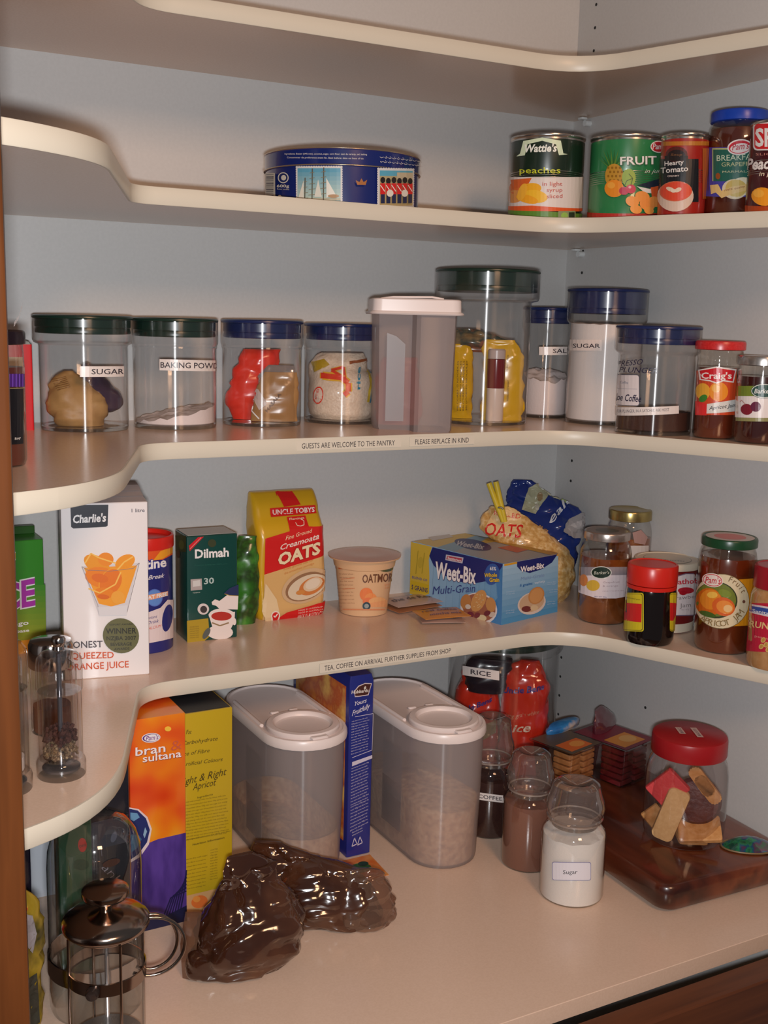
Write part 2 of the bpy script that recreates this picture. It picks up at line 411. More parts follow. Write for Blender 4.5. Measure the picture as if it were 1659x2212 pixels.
def box_art(name, th, px, wv, surf, **k):
    """px: the four corners of the face in the photograph, bottom-left, bottom-right, top-right, top-left; wv: u0,u1,v0,v1"""
    u0_, u1_, v0, v1 = wv
    return Art(name, th, homog(px, [(u0_, v0), (u1_, v0), (u1_, v1), (u0_, v1)]), surf, **k)
def fill(x, y, z, r, h, mat, label, cat, name, tilt=(0, 0), amp=.001, seed=0, n=36, r2=None):
    t = [ring(r*.96, 0, n), ring(r, .0012, n)]
    def top(f):
        out = []
        for i in range(n):
            a = 2*math.pi*i/n; X, Y = r*f*math.cos(a), r*f*math.sin(a)
            out.append((X, Y, h+tilt[0]*X/r+tilt[1]*Y/r+amp*noise.noise(Vector((X*90+seed, Y*90, seed)))*2+amp*.6*noise.noise(Vector((X*260+seed, Y*260, 1)))))
        return out
    t += [top(f) for f in (1, .93, .8, .62, .42, .2, .02)]
    o = loft(name, t, mat, None, smooth=50); o.location = (x, y, z); stuff(o, label, cat); return o
def canister(x, y, z, r, rl, H, zc, lidm, label, group='clear canisters with coloured lids on the long shelf', parts=True, lidlab=None):
    t = T('storage_canister', label, 'canister', (x, y, z), face(x, y), group)
    lathe('canister_body', [(r-.0025, 0), (r-.0005, .0008), (r, .003), (r, zc-.004), (r+.001, zc-.002), (rl-.0015, zc), (rl, zc+.003), (rl, H-.0045)], CLEAR, t, 64, caps=(False, False))
    lathe('thick_base', [(r-.0035, .0002), (r-.0008, .0006), (r-.0008, .0042), (r-.004, .0050)], GLASS, t, 64)
    li = lathe('lid', [(rl-.009, zc+.0105), (rl-.0035, zc+.011), (rl-.003, zc+.0125), (rl-.0042, zc+.0175), (rl-.003, zc+.0185), (rl-.003, H-.0055), (rl-.0004, H-.005), (rl+.0004, H-.0035), (rl, H-.0018), (rl-.0022, H-.0006), (rl-.006, H-.0012), (0, H-.0012)], lidm, t, 64)
    if lidlab: li['label'] = lidlab
    return t
def tape(th, r, H, x0, x1, y0, y1, words, slope=0, col=(.78, .70, .66), tc=(.05, .04, .05), z0=0, hgt=None, name='label_strip'):
    A = cyl_art(name, th, r, H, cell=8, z0=z0)
    A.poly([(x0, y0), (x1, y0+slope*(x1-x0)), (x1, y1+slope*(x1-x0)), (x0, y1)], pm('label_tape', col, .3))
    for t, a, b in words:
        yb = y1-(y1-y0)*.25+slope*(a-x0); A.text(t, a, yb, b, yb+slope*(b-a), hgt or (y1-y0)*.5, tc, .012)
    A.done()
LIDG = pm('dark_green_lid', (.007, .028, .020), .3); LIDB = pm('navy_blue_lid', (.009, .020, .095), .3)
POW = pm('white_powder', (.82, .72, .70), .9, bump=(.4, .001), scale=300)
SUG = pm('white_sugar', (.86, .78, .74), .85, bump=(.5, .0006), scale=900)

# ------------------------------------------------------------------ shelf 3, canisters
def bagloft(name, st, mat, parent, n=40, rows=46, p=1.25, amp=.0025, fr=45, seed=0, smooth=60, fold=None, flat=0):
    """st: (z, cx, cy, half_width, half_depth, yaw) stations from the bottom up; wrinkled closed skin"""
    st = np.array(st, float); s = np.linspace(0, 1, len(st)); q = np.linspace(0, 1, rows)
    def sm(c):
        v = np.interp(q, s, c); w_ = np.convolve(np.pad(v, 2, 'edge'), [.1, .2, .4, .2, .1], 'valid'); w_[0] = v[0]; w_[-1] = v[-1]; return w_
    C = [sm(st[:, i]) for i in range(6)]; loops = []
    for i in range(rows):
        z, cx, cy, hw, hd, yw = (c[i] for c in C); lp = []
        for j in range(n):
            a = 2*math.pi*j/n; ca, sa = math.cos(a), math.sin(a)
            X = hw*math.copysign(abs(ca)**.8, ca); Y = hd*math.copysign(abs(sa)**p, sa)
            x = cx+X*math.cos(yw)-Y*math.sin(yw); y = cy+X*math.sin(yw)+Y*math.cos(yw)
            P = Vector((x, y, z)); d, _ = noise.voronoi(P*fr+Vector((seed, seed*.7, 0)))
            cr = min(d[1]-d[0], .35)-.2; nv = noise.noise_vector(P*fr*.5+Vector((seed, 0, 3)))
            e = amp*min(1, (i+1)/4)*min(1, (rows-i)/3)
            nrm = Vector((x-cx, (y-cy)*2.2, 0)).normalized() if hd > 0 else Vector((0, -1, 0))
            d2, _ = noise.voronoi(P*fr*2.4+Vector((seed*.3, 0, seed))); cr += (min(d2[1]-d2[0], .3)-.15)*.38
            P += nrm*cr*e*3.2*(1 if hd > .004 else .35)+nv*e*.8
            if flat: P.z = max(P.z, st[0][0])
            lp.append(tuple(P))
        loops.append(lp)
    return loft(name, loops, mat, parent, smooth=smooth)

j = canister(-.7614, -.0803, 0, .0505, .0575, .1335, .1010, LIDG, 'clear canister labelled SUGAR with dark green lid, leftmost of the canister row')
tape(j, .0505, .1335, 173, 267, 790, 813, [('SUGAR', 197, 266)], 0)
KRAFT = pm('brown_paper_bag', (.46, .27, .10), .5, bump=(.5, .001), scale=50, noise_col=[(.38, .21, .075)])
t = T('paper_bag', 'crumpled brown paper bag folded up inside the leftmost SUGAR canister', 'bag', (-.7700, -.0960, .0052), face(-.77, -.09))
b = bagloft('bag_body', [(0, 0, 0, .026, .016, 0), (.012, -.002, 0, .033, .020, .1), (.03, -.004, 0, .036, .020, .15), (.045, -.010, .002, .028, .018, .2), (.058, -.012, .004, .016, .012, .3), (.064, -.012, .004, .006, .005, .3)], KRAFT, t, rows=26, n=28, amp=.004, fr=38, seed=3)
A = Art('printed_mark', t, plane_map(t, -.02), castsurf(tri_of(b)), cell=5); A.cell2 = True
for i in range(7): A.line([(112+i*2.0, 822+i*3.6), (142+i*1.6, 815+i*3.6)], 1.2, (.22, .10, .03))
A.done()
t = T('dried_fruit_packet', 'small dark purple packet lying on the paper bag in the leftmost canister', 'packet', (-.7420, -.0880, .0200), face(-.74, -.09))
bagloft('packet_body', [(0, 0, 0, .012, .008, .2), (.006, 0, 0, .023, .014, .2), (.02, .000, 0, .024, .015, .3), (.034, -.008, 0, .018, .012, .5), (.05, -.016, 0, .012, .008, .5), (.058, -.018, 0, .004, .003, .5)], pm('dark_packet_film', (.035, .02, .05), .18), t, rows=22, n=24, amp=.003, fr=40, seed=9)

j = canister(-.6505, -.0811, 0, .0500, .0522, .1327, .0990, LIDG, 'clear canister labelled BAKING POW with dark green lid and low white powder')
tape(j, .0500, .1327, 346, 470, 775, 799, [('BAKING POWDER', 348, 492)], .02)
fill(-.6505, -.0811, .0052, .0478, .012, POW, 'white baking powder banked up low in its canister', 'baking powder', 'baking_powder', (.010, -.002), .0022, 2)

j = canister(-.5339, -.0765, 0, .0500, .0522, .1327, .0985, LIDB, 'clear canister with navy lid holding red and brown packets')
t = T('red_foil_packet', 'red crinkled packet standing in the navy lidded canister', 'packet', (-.5390, -.0700, .0052), face(-.53, -.07))
bagloft('packet_body', [(0, 0, 0, .030, .008, 0), (.02, -.004, 0, .034, .012, 0), (.05, -.004, 0, .030, .012, .1), (.075, .004, 0, .028, .010, .1), (.090, .008, 0, .024, .006, .1)], pm('red_film', (.75, .03, .015), .2), t, rows=30, n=28, amp=.004, fr=38, seed=5)
t = T('spice_packet', 'brown spice sachet tilted in the navy lidded canister', 'packet', (-.5330, -.1040, .0060), face(-.53, -.1))
b = bagloft('packet_body', [(0, .004, 0, .030, .005, 0), (.02, .005, 0, .029, .008, 0), (.045, .008, 0, .026, .007, 0), (.062, .012, 0, .020, .003, 0)], pm('brown_sachet_film', (.36, .19, .07), .25), t, rows=26, n=26, amp=.002, fr=38, seed=6)
A = Art('sachet_print', t, plane_map(t, -.006), castsurf(tri_of(b)), cell=6); A.cell2 = True
A.poly([(540, 848), (556, 838), (578, 872), (560, 886)], (.55, .45, .42)); A.poly([(528, 852), (546, 838), (556, 852), (540, 868)], (.62, .03, .03))
A.text('EB', 532, 858, 548, 846, 7, (.8, .7, .7), .02, 0, (-.6, -.8)); A.text('MASALA', 577, 891, 608, 852, 7, (.10, .04, .02), .02, 0, (-.7, -.7))
A.line([(492, 836), (508, 850), (560, 905)], 2.5, (.75, .75, .75)); A.done()
t = T('foil_sachet', 'silver and brown foil sachet lying at the front of the navy lidded canister', 'packet', (-.5270, -.0970, .0500), face(-.53, -.1))
bagloft('packet_body', [(0, 0, 0, .020, .003, -.2), (.012, .004, 0, .024, .005, -.2), (.026, .010, 0, .016, .002, -.2)], pm('silver_film', (.5, .44, .42), .15, .6), t, rows=16, n=20, amp=.004, fr=60, seed=8)

j = canister(-.4182, -.0745, 0, .0500, .0515, .1303, .0975, LIDB, 'clear canister with navy lid holding a bag of rice printed in red')
t = T('rice_bag', 'clear bag of white rice with red JA lettering inside a canister', 'bag', (-.4190, -.0760, .0052), face(-.419, -.076))
b = bagloft('bag_body', [(0, 0, 0, .038, .034, 0), (.008, 0, 0, .0445, .040, 0), (.03, 0, 0, .0455, .041, 0), (.055, 0, 0, .043, .036, 0), (.066, -.006, 0, .038, .022, 0), (.078, -.004, 0, .036, .016, 0), (.086, 0, 0, .028, .008, 0)],
            pm('rice_grains', (.70, .55, .42), .4, bump=(.7, .0012), scale=330, noise_col=[(.80, .66, .52)], coat=.6), t, rows=34, n=40, amp=.0022, fr=40, seed=12)
A = Art('printed_lettering', t, plane_map(t, -.038), castsurf(tri_of(b)), cell=5); A.cell2 = True
Y_, R_ = (.80, .45, .03), (.75, .05, .02)
for cc, wd in ((Y_, 17), (R_, 11)):
    A.line([(697, 819), (697, 807)], wd*.7, cc); A.line([(697, 813), (738, 817), (752, 828), (752, 846), (743, 853)], wd, cc)
    A.line([(716, 802), (742, 795), (745, 818), (716, 802)], wd*.5, cc)
A.ell(688, 855, 11, 19, R_, 8); A.ell(688, 855, 9, 16, (.75, .6, .5), 8); A.text('Foods', 683, 868, 690, 842, 6, R_, 0, 0, (-1, -.3))
A.text('rice', 777, 842, 779, 795, 8, (.03, .25, .38), .03, 0, (-1, 0)); A.line([(796, 800), (800, 830), (794, 870)], 5, (.65, .45, .02)); A.line([(803, 795), (806, 835), (798, 872)], 3, (.02, .2, .35))
A.poly([(672, 785), (700, 778), (712, 790), (680, 806)], (.45, .30, .02)); A.line([(755, 786), (800, 778)], 6, (.30, .08, .02))
A.done()

# frosted jug style container with a hand grip, L-shaped in plan
t = T('frosted_container', 'tall frosted plastic container with white lid standing among the canisters', 'food container', (-.3740, -.1820, 0), face(-.338, -.12)+.10)
t.scale = (.955, .955, .955)
def lsh(z, f=1.0, off=0):
    P = [(-.052, .045), (-.052, -.004), (-.046, -.018), (-.018, -.022), (-.0035, -.026), (.000, -.048), (.005, -.053), (.040, -.053), (.049, -.050), (.052, -.042), (.052, .045), (.045, .052), (-.045, .052)]
    return [(x*f+math.copysign(off, x), y*f+math.copysign(off, y), z) for x, y in P][::1]
loft('container_body', [lsh(0, .93), lsh(.003, .955), lsh(.06, .965), lsh(.1535, 1.0)], FROST, t, caps=(True, False), smooth=28)
loft('grip_recess', [[(x, -.0255 - .0015*k, z) for x, z in ((-.036, .012), (-.012, .012), (-.012, .112), (-.024, .122), (-.036, .126))] for k in (0, 1)], pm('frosted_grip', (.36, .34, .35), .35, alpha=.45), t, smooth=0)
LID = pm('white_polythene_lid', (.80, .70, .67), .33)
def rl(z, o=0, r=.012): return rrect(.114+o, .114+o, z, r, 5)
loft('lid', [rl(.1495, .004), rl(.151, .007), rl(.153, .004), rl(.154, 0), rl(.168, -.001), rl(.1695, -.004), rl(.1690, -.010), rl(.1665, -.013)], LID, t)
tube('pour_flap', [(-.045, -.03, .169), (-.03, -.036, .1712), (0, -.038, .1718), (.02, -.036, .1722), (.035, -.034, .170)], .0016, LID, t, 8)
t = T('pink_packet', 'reddish packet showing dimly through the frosted container', 'packet', (-.3800, -.1700, .004), face(-.34, -.11))
t.scale = (.9, .9, .9)
bagloft('packet_body', [(0, -.005, 0, .030, .010, 0), (.03, -.004, 0, .034, .016, 0), (.07, -.006, 0, .030, .014, 0), (.095, -.004, 0, .024, .006, 0)], pm('pink_film', (.55, .12, .09), .3), t, rows=22, n=24, amp=.003, seed=21)

j = canister(-.2279, -.1277, 0, .0601, .0705, .2055, .1650, LIDG, 'tall wide clear canister with dark green lid full of yellow packets')
YEL = pm('yellow_packet_film', (.66, .38, .01), .22)
for i, (dx, dy, hh, wd, sd, lab) in enumerate(((-.030, -.006, .100, .017, 31, 'narrow yellow sachet standing at the left inside the tall green lidded canister'), (.026, -.022, .108, .028, 32, 'wide yellow printed packet in the tall green lidded canister'))):
    f = face(-.2279, -.1277); gx, gy = -.2279+dx*math.cos(f)-dy*math.sin(f), -.1277+dx*math.sin(f)+dy*math.cos(f)
    t = T('noodle_packet', lab, 'packet', (gx, gy, .0052), f, 'yellow packets in the tall canister')
    b = bagloft('packet_body', [(0, 0, 0, wd, .006, 0), (hh*.2, 0, 0, wd, .011, 0), (hh*.7, 0, 0, wd, .010, 0), (hh*.93, -.003, 0, wd*.9, .005, 0), (hh, -.006, 0, wd*.7, .003, 0)], YEL, t, rows=28, n=26, amp=.0035, fr=36, seed=sd)
    A = Art('small_print', t, plane_map(t), castsurf(tri_of(b)), cell=6); A.cell2 = True
    if i == 0:
        for k in range(4): A.text('MI GORENG NOODLES', 990+k*6, 886, 991+k*6, 780, 3.2, (.10, .05, .01), 0, 0, (-1, 0))
    else:
        for k in range(5): A.text('INGREDIENTS WHEAT', 1062+k*9, 866, 1064+k*9, 822, 3.6, (.12, .06, .01), .01, 0, (-1, 0)); A.text('OIL SALT STARCH', 1064+k*8, 804, 1068+k*8, 768, 3.6, (.12, .06, .01), .01, 0, (-1, 0))
    A.done()
t = T('spice_tub', 'small tub with dark red label and pale base inside the tall canister', 'tub', (-.2330, -.1640, .0052), face(-.233, -.164))
lathe('tub_body', [(.0110, 0), (.0118, .002), (.0118, .044)], pm('pale_tub', (.72, .58, .50), .3), t, 28)
lathe('red_band', [(.0121, .044), (.0122, .0445), (.0122, .082), (.0118, .0825)], pm('dark_red_label', (.16, .006, .008), .2), t, 28)
lathe('cap', [(.0118, .083), (.0118, .094), (.010, .096)], pm('pinkish_cap', (.5, .40, .38), .3), t, 28)
t = T('foil_packet', 'crumpled brown and green foil packet on top of the yellow packets', 'packet', (-.2279, -.118, .095), face(-.2279, -.12))
bagloft('packet_body', [(0, 0, 0, .040, .012, 0), (.012, -.004, 0, .046, .016, 0), (.024, -.012, 0, .034, .010, 0), (.031, -.022, 0, .016, .004, 0)], pm('brown_green_film', (.30, .20, .09), .2, noise_col=[(.04, .06, .05), (.42, .10, .03)], scale=30), t, rows=20, n=28, amp=.006, fr=45, seed=33)

j = canister(-.0880, -.0800, 0, .0334, .0362, .1595, .1250, LIDB, 'slim clear canister labelled SALT with navy lid in the shelf corner')
tape(j, .0334, .1595, 1165, 1240, 748, 766, [('SALT', 1194, 1234)], 0)
fill(-.0880, -.0800, .0052, .0315, .056, POW, 'white salt half filling the slim SALT canister', 'salt', 'salt', (.003, .008), .003, 5)
j = canister(-.0590, -.1760, 0, .0510, .0558, .1853, .1400, LIDB, 'tall clear canister of white sugar labelled SUGAR with navy lid')
tape(j, .0510, .1853, 1232, 1300, 732, 756, [('SUGAR', 1239, 1297)], .0, col=(.80, .68, .62), hgt=9)
fill(-.0590, -.1760, .0052, .0490, .133, SUG, 'white sugar filling the tall SUGAR canister', 'sugar', 'sugar', (.001, .001), .0008, 6)
j = canister(-.0850, -.3110, 0, .0480, .0540, .1374, .1030, LIDB, 'short wide clear canister of coffee with navy lid and handwritten notes')
fill(-.0850, -.3110, .0052, .0462, .0215, pm('ground_coffee', (.055, .016, .008), .8, bump=(.6, .001), scale=400), 'dark ground coffee low in the short navy lidded canister', 'coffee', 'ground_coffee', (.0, -.002), .001, 8)
A = cyl_art('handwritten_notes', j, .0480, .1374, cell=8)
INK = (.02, .015, .05)
for t_, x0, y0, x1, y1, h in (('ESPRESSO', 1318, 792, 1390, 786, 12), ('PLUNGER', 1338, 803, 1420, 806, 12)): A.text(t_, x0, y0, x1, y1, h, INK, .0, .3)
A.rr(1326, 808, 1383, 877, 6, (.10, .10, .13)); A.rr(1326, 809.5, 1381.5, 875.5, 5, (.78, .70, .70))
A.text('Coffee', 1341, 828, 1359, 829, 6, (.25, .25, .32), 0, .3); A.line([(1330, 839), (1378, 840)], .8, (.4, .4, .45)); A.text('Joe Coffee', 1328, 865, 1386, 868, 15, INK, .012, .35)
A.poly([(1330, 881), (1464, 876), (1464, 893), (1330, 900)], (.78, .70, .66)); A.text('FOR PLUNGER, IN A SATCHET, ASK HOST', 1334, 893, 1444, 887, 6.5, (.10, .08, .10), .0)
A.done()

# jam jars on shelf 3
def jar(x, y, z, r, H, rl, zl, glassm, fillm, lidm, name, label, cat, group=None, neck=None, fh=None, sides=44, inner=.0014, lidlabel=None, ribs=False, shoulder=.012):
    t = T(name, label, cat, (x, y, z), face(x, y), group); nk = neck or rl-.0025
    out = [(r*.80, 0), (r*.93, .0012), (r, .006), (r, zl-shoulder-.006), (r*.985, zl-shoulder), (nk+(r-nk)*.45, zl-shoulder*.42), (nk, zl-.003), (nk, zl+.004)]
    lathe('glass_jar', out, glassm, t, sides, caps=(True, False))
    fh = fh or zl-.006
    inn = []
    for q, zz in out:
        if zz < fh: inn.append((q-inner, max(zz, .0016)))
    inn.append((np.interp(fh, [o[1] for o in out], [o[0] for o in out])-inner, fh))
    lathe('filling', inn, fillm, t, sides, caps=(True, True))
    lp = [(rl-.002, zl), (rl, zl+.0008), (rl, zl+.003)]
    if ribs: lp += [(rl-.0002, H-.003)]
    lp += [(rl, H-.003), (rl-.0006, H-.001), (rl-.002, H), (rl-.004, H-.0008), (0, H-.0008)]
    l = lathe('lid', lp, lidm, t, 48)
    if lidlabel: l['label'] = lidlabel
    return t
JG = clear('jar_glass', (.95, .93, .90), .06, 1.5, .04)
def cap_disc(t, r, z, cols):
    A = Art('lid_print', t, lambda x, y: (x, y), topsurf(z), base=.0001)
    for q, c in cols: A.ell(0, 0, r*q, r*q, c, n=28)
    A.done()
c = jar(-.0500, -.3845, 0, .0268, .1203, .0305, .1092, JG, pm('dark_apricot_jam', (.13, .022, .008), .25, coat=.8), pm('red_check_lid', (.50, .015, .015), .3, noise_col=[(.62, .03, .03)], scale=420), 'jam_jar', 'apricot jam jar with red lid and red logo on the canister shelf', 'jar', fh=.088)
A = cyl_art('front_label', c, .0268, .1203, cell=6)
A.poly([(1502, 800), (1590, 796), (1590, 896), (1503, 896)], (.62, .07, .02)); A.ell(1519, 845, 16, 18, (.80, .38, .04)); A.ell(1552, 845, 20, 21, (.83, .28, .02)); A.ell(1547, 838, 9, 9, (.88, .45, .08)); A.ell(1520, 860, 10, 7, (.05, .22, .03), -40)
A.poly([(1503, 866), (1530, 872), (1527, 897), (1503, 897)], (.72, .03, .03)); A.poly([(1528, 872), (1590, 862), (1590, 888), (1527, 893)], (.72, .70, .66)); A.text('Apricot Jam', 1532, 885, 1588, 878, 8, (.04, .04, .05), .01, .3)
A.poly([(1510, 798), (1548, 791), (1589, 797), (1583, 826), (1562, 823), (1548, 828), (1534, 823), (1513, 820)], (.78, .70, .66)); A.poly([(1513, 800), (1548, 794), (1586, 800), (1581, 823), (1562, 820), (1548, 825), (1534, 820), (1516, 818)], (.60, .012, .02))
A.text("Craig's", 1517, 817, 1579, 817, 13, (.85, .78, .74), .02); A.done()
c = jar(-.0360, -.4430, 0, .0290, .1045, .0310, .0930, JG, pm('dark_cherry_jam', (.05, .006, .006), .25, coat=.8), pm('silver_lid', (.62, .58, .55), .25, .9), 'jam_jar', 'cherry jam jar with silver lid at the right end of the canister shelf', 'jar', fh=.080)
A = cyl_art('front_label', c, .0290, .1045, cell=6)
A.poly([(1590, 833), (1690, 833), (1690, 856), (1590, 856)], (.18, .24, .03)); A.poly([(1589, 855), (1690, 855), (1690, 902), (1588, 902)], (.80, .72, .70)); A.poly([(1590, 902), (1690, 902), (1690, 910), (1590, 910)], (.28, .26, .10))
A.ell(1614, 884, 13, 12, (.22, .015, .03)); A.ell(1633, 878, 11, 11, (.13, .015, .05)); A.line([(1612, 873), (1603, 864), (1600, 868)], 1.2, (.45, .15, .10)); A.ell(1650, 844, 27, 16, (.02, .06, .05)); A.ell(1650, 844, 26, 15, (.75, .75, .70)); A.ell(1650, 844, 24.5, 13.5, (.02, .07, .055)); A.text("Barker's", 1630, 849, 1672, 849, 10, (.8, .8, .76), .01, .25); A.done()

# sauce bottle and red box at the left
c = jar(-.9120, -.3780, 0, .0240, .1200, .0255, .1075, JG, pm('brown_sauce', (.10, .016, .008), .3, coat=.6), pm('black_lid', (.012, .006, .010), .25), 'sauce_jar', 'tall sauce jar with black lid and black label beside the door post', 'jar', fh=.088, shoulder=.014)
A = cyl_art('front_label', c, .0240, .1200, cell=6)
A.rect(8, 838, 50, 960, (.008, .007, .009)); A.rect(8, 806, 52, 834, (.06, .015, .16))
for k in range(6): A.rect(11+k*7, 806, 13+k*7, 834, (.16, .06, .42))
A.line([(8, 837), (52, 837)], 1.2, (.35, .28, .12)); A.text('Soy', 30, 950, 43, 948, 5, (.6, .55, .5), .02); A.rect(-40, 812, 3, 930, (.5, .52, .5)); A.done()
A = cyl_art('lid_lettering', c, .0255, .1200, z0=.10); A.text('Black', 29, 730, 50, 731, 8, (.5, .45, .45), .01, .2); A.done()
t = T('red_box', 'narrow red box with cream label behind the black lidded sauce jar', 'box', (-.8450, -.0700, 0), face(-.84, -.07))
REDB = pm('red_card', (.62, .006, .012), .35)
loft('box_body', [rrect(.052, .02, 0, .002, 2), rrect(.052, .02, .0985, .002, 2)], REDB, t); loft('rounded_top', [rrect(.050, .018, .0985, .002, 2), rrect(.046, .016, .1015, .002, 2), rrect(.036, .012, .1030, .002, 2)], pm('grey_box_top', (.35, .38, .36), .4), t)
box('side_label', (.026, .0006, .062), (.003, -.0103, .022), pm('cream_label', (.72, .58, .42), .4), t, .0001)

# ------------------------------------------------------------------ shelf 2: tin and cans
TINB = pm('dark_blue_tin', (.008, .018, .13), .22, .0, coat=.6); GILT = pm('gilt_rim', (.45, .36, .25), .25, .8)
t = T('biscuit_tin', 'round dark blue biscuit tin with stamp pictures, alone on its shelf', 'tin', (-.4640, -.1560, Z2), face(-.464, -.156))
lathe('tin_body', [(.0905, 0), (.0925, .001), (.0925, .0500)], TINB, t, 80)
lathe('lid', [(.0934, .0415), (.0942, .0412), (.0946, .0420), (.0940, .0428), (.0934, .0430), (.0934, .0585), (.0940, .0592), (.0938, .0600), (.092, .0603), (.09, .0596), (0, .0596)], TINB, t, 80)
for nm, q, zz in (('rolled_rim', .0937, .0600), ('lid_bead', .0943, .0418)):
    tube(nm, [(q*math.cos(a*math.pi/32), q*math.sin(a*math.pi/32), zz) for a in range(64)], .0007, GILT, t, 6, True)
A = cyl_art('stamp_pictures', t, .0925, .0600, cell=14)
def stamp(x0, y0, x1, y1):
    A.rect(x0, y0, x1, y1, (.62, .60, .58)); n = int((x1-x0)/5)
    for i in range(n+1):
        for yy in (y0, y1): A.ell(x0+(x1-x0)*i/n, yy, 1.3, 1.3, (.01, .02, .12), n=6); A.ly -= A.step
    m = int((y1-y0)/5)
    for i in range(m+1):
        for xx in (x0, x1): A.ell(xx, y0+(y1-y0)*i/m, 1.3, 1.3, (.01, .02, .12), n=6); A.ly -= A.step
    A.ly += A.step
stamp(645, 358, 740, 445)
for i in range(8): A.rect(649, 363+i*9, 736, 373+i*9, (.10+.05*i, .32+.035*i, .45+.005*i))
A.rect(649, 428, 736, 440, (.45, .42, .30)); A.rect(649, 433, 736, 441, (.10, .22, .24))
for mx, tp in ((664, 384), (679, 364), (702, 362)):
    A.line([(mx, 434), (mx+1, tp)], 2, (.10, .08, .05))
    for k in range(5): A.line([(mx-4-k*.7, tp+10+k*12), (mx+5+k*.7, tp+8+k*12)], 1.2, (.22, .18, .10))
A.poly([(652, 428), (663, 390), (663, 428)], (.70, .68, .58)); A.poly([(708, 428), (708, 385), (726, 420)], (.75, .74, .66)); A.poly([(684, 426), (692, 388), (699, 426)], (.66, .66, .58)); A.ell(722, 424, 11, 4, (.42, .25, .12))
stamp(808, 362, 886, 450)
A.rect(813, 368, 882, 385, (.10, .35, .48)); A.rect(813, 380, 882, 400, (.42, .34, .18)); A.rect(848, 372, 882, 392, (.50, .42, .28)); A.rect(813, 400, 882, 446, (.40, .29, .13))
for k in range(6):
    x = 819+k*11; A.ell(x, 389+k % 2*2, 5, 7, (.02, .015, .015), n=10); A.rect(x-5, 396, x+5, 420, (.60, .02, .02)); A.rect(x-4, 420, x+4, 440, (.02, .025, .07)); A.line([(x-5, 400), (x+4, 414)], 1.6, (.8, .75, .7))
A.ell(832, 418, 7, 8, (.72, .66, .56), n=12); A.ell(862, 418, 7, 8, (.72, .66, .56), n=12)
A.poly([(765, 390), (768, 400), (784, 400), (787, 389), (780, 394), (776, 386), (772, 394)], (.34, .12, .03))
A.rr(586, 374, 608, 440, 2, (.42, .40, .34))
for k in range(13): A.rect(589, 377+k*4.6, 605, 377+k*4.6+(1, 2.4, 1.6)[k % 3], (.02, .02, .05))
A.ell(626, 385, 11, 12, (.55, .52, .45)); A.ell(626, 385, 9, 10, (.01, .02, .1)); A.ell(627, 385, 5, 6, (.55, .52, .45)); A.text('600g', 613, 406, 638, 406, 6, (.55, .52, .45), .02)
A.text('Butter cookies', 614, 411, 638, 412, 3, (.55, .52, .45)); A.ell(619, 428, 4, 5, (.55, .52, .45)); A.done()
A = cyl_art('lid_lettering', t, .0936, .0600, z0=.0, cell=20)
A.text('Ingredients: Butter (64% min), coconut, sugar, corn flour, zest de naranja, sel, baking', 622, 333, 789, 335, 3.6, (.55, .52, .50), .01); A.text('Consommer de preference avant fin. Best before: date on base of tin', 627, 341, 782, 344, 3.6, (.55, .52, .50), .01)
for k, yy in ((0, 338), (1, 348)):
    R2 = random.Random(k); x = 815
    while x < 905:       # the second script on the rim, a row of joined strokes and dots
        a = R2.uniform(4, 9); y = yy+(x-815)*.085; A.line([(x, y), (x+a*.4, y+2.2), (x+a, y+.3)], 1.1, (.55, .52, .5))
        if R2.random() < .6: A.line([(x+a*.5, y-2.6), (x+a*.6, y-.8)], 1.1, (.55, .52, .5))
        x += a+1.6
A.done()

STEEL = pm('tin_plate', (.55, .53, .50), .22, .95)
def can(x, y, r, H, paper, label, group=None):
    t = T('food_can', label, 'can', (x, y, Z2), face(x, y), group)
    lathe('can_body', [(r-.002, 0), (r, .0008), (r+.0002, .0022), (r-.0012, .0038), (r-.0012, H-.0045), (r, H-.003), (r+.0003, H-.0015), (r, H-.0003), (r-.001, H), (r-.0025, H-.0012), (r-.0028, H-.004), (0, H-.004)], STEEL, t, 60)
    q = r-.0007; pr = [(q-.0002, .0042)]; k = 7
    for i in range(k):
        z0 = H*.42+i*H*.16/k; pr += [(q, z0), (q-.0006, z0+H*.16/k*.5)]
    pr += [(q, H*.60), (q, H-.0068), (q-.0002, H-.0066)]
    lathe('paper_label', pr, paper, t, 60, caps=(False, False))
    return t
H = .1055
c = can(-.1869, -.1933, .0479, H, pm('dark_green_label_paper', (.008, .022, .012), .3, coat=.4), 'can of sliced peaches with dark green and white label, leftmost of the cans')
A = cyl_art('label_print', c, .0474, H, cell=8)
A.rect(1099, 382, 1262, 452, (.74, .66, .62)); 
for i, (a, b, cc) in enumerate(((1122, 405, (.70, .16, .03)), (1112, 425, (.72, .30, .08)))): A.ell(a, b, 22, 16-i*2, cc, -12)
A.poly([(1104, 388), (1150, 384), (1140, 402), (1108, 408)], (.66, .12, .02)); A.ell(1148, 408, 22, 13, (.85, .42, .02), -8); A.ell(1157, 424, 26, 14, (.88, .50, .03), 8); A.ell(1140, 430, 24, 9, (.85, .38, .02), 14); A.ell(1130, 415, 9, 20, (.88, .45, .04), 20)
A.poly([(1099, 447), (1150, 444), (1262, 452), (1262, 458), (1200, 456), (1099, 457)], (.72, .10, .02)); A.poly([(1099, 456), (1180, 456), (1262, 464), (1262, 474), (1099, 474)], (.10, .24, .03))
A.poly([(1126, 331), (1133, 304), (1172, 297), (1210, 304), (1215, 331), (1224, 333), (1206, 335), (1200, 312), (1172, 304), (1142, 311), (1136, 335), (1118, 337)], (.66, .78, .55)); A.text("Wattie's", 1136, 328, 1202, 327, 16, (.86, .88, .80), .03, .2)
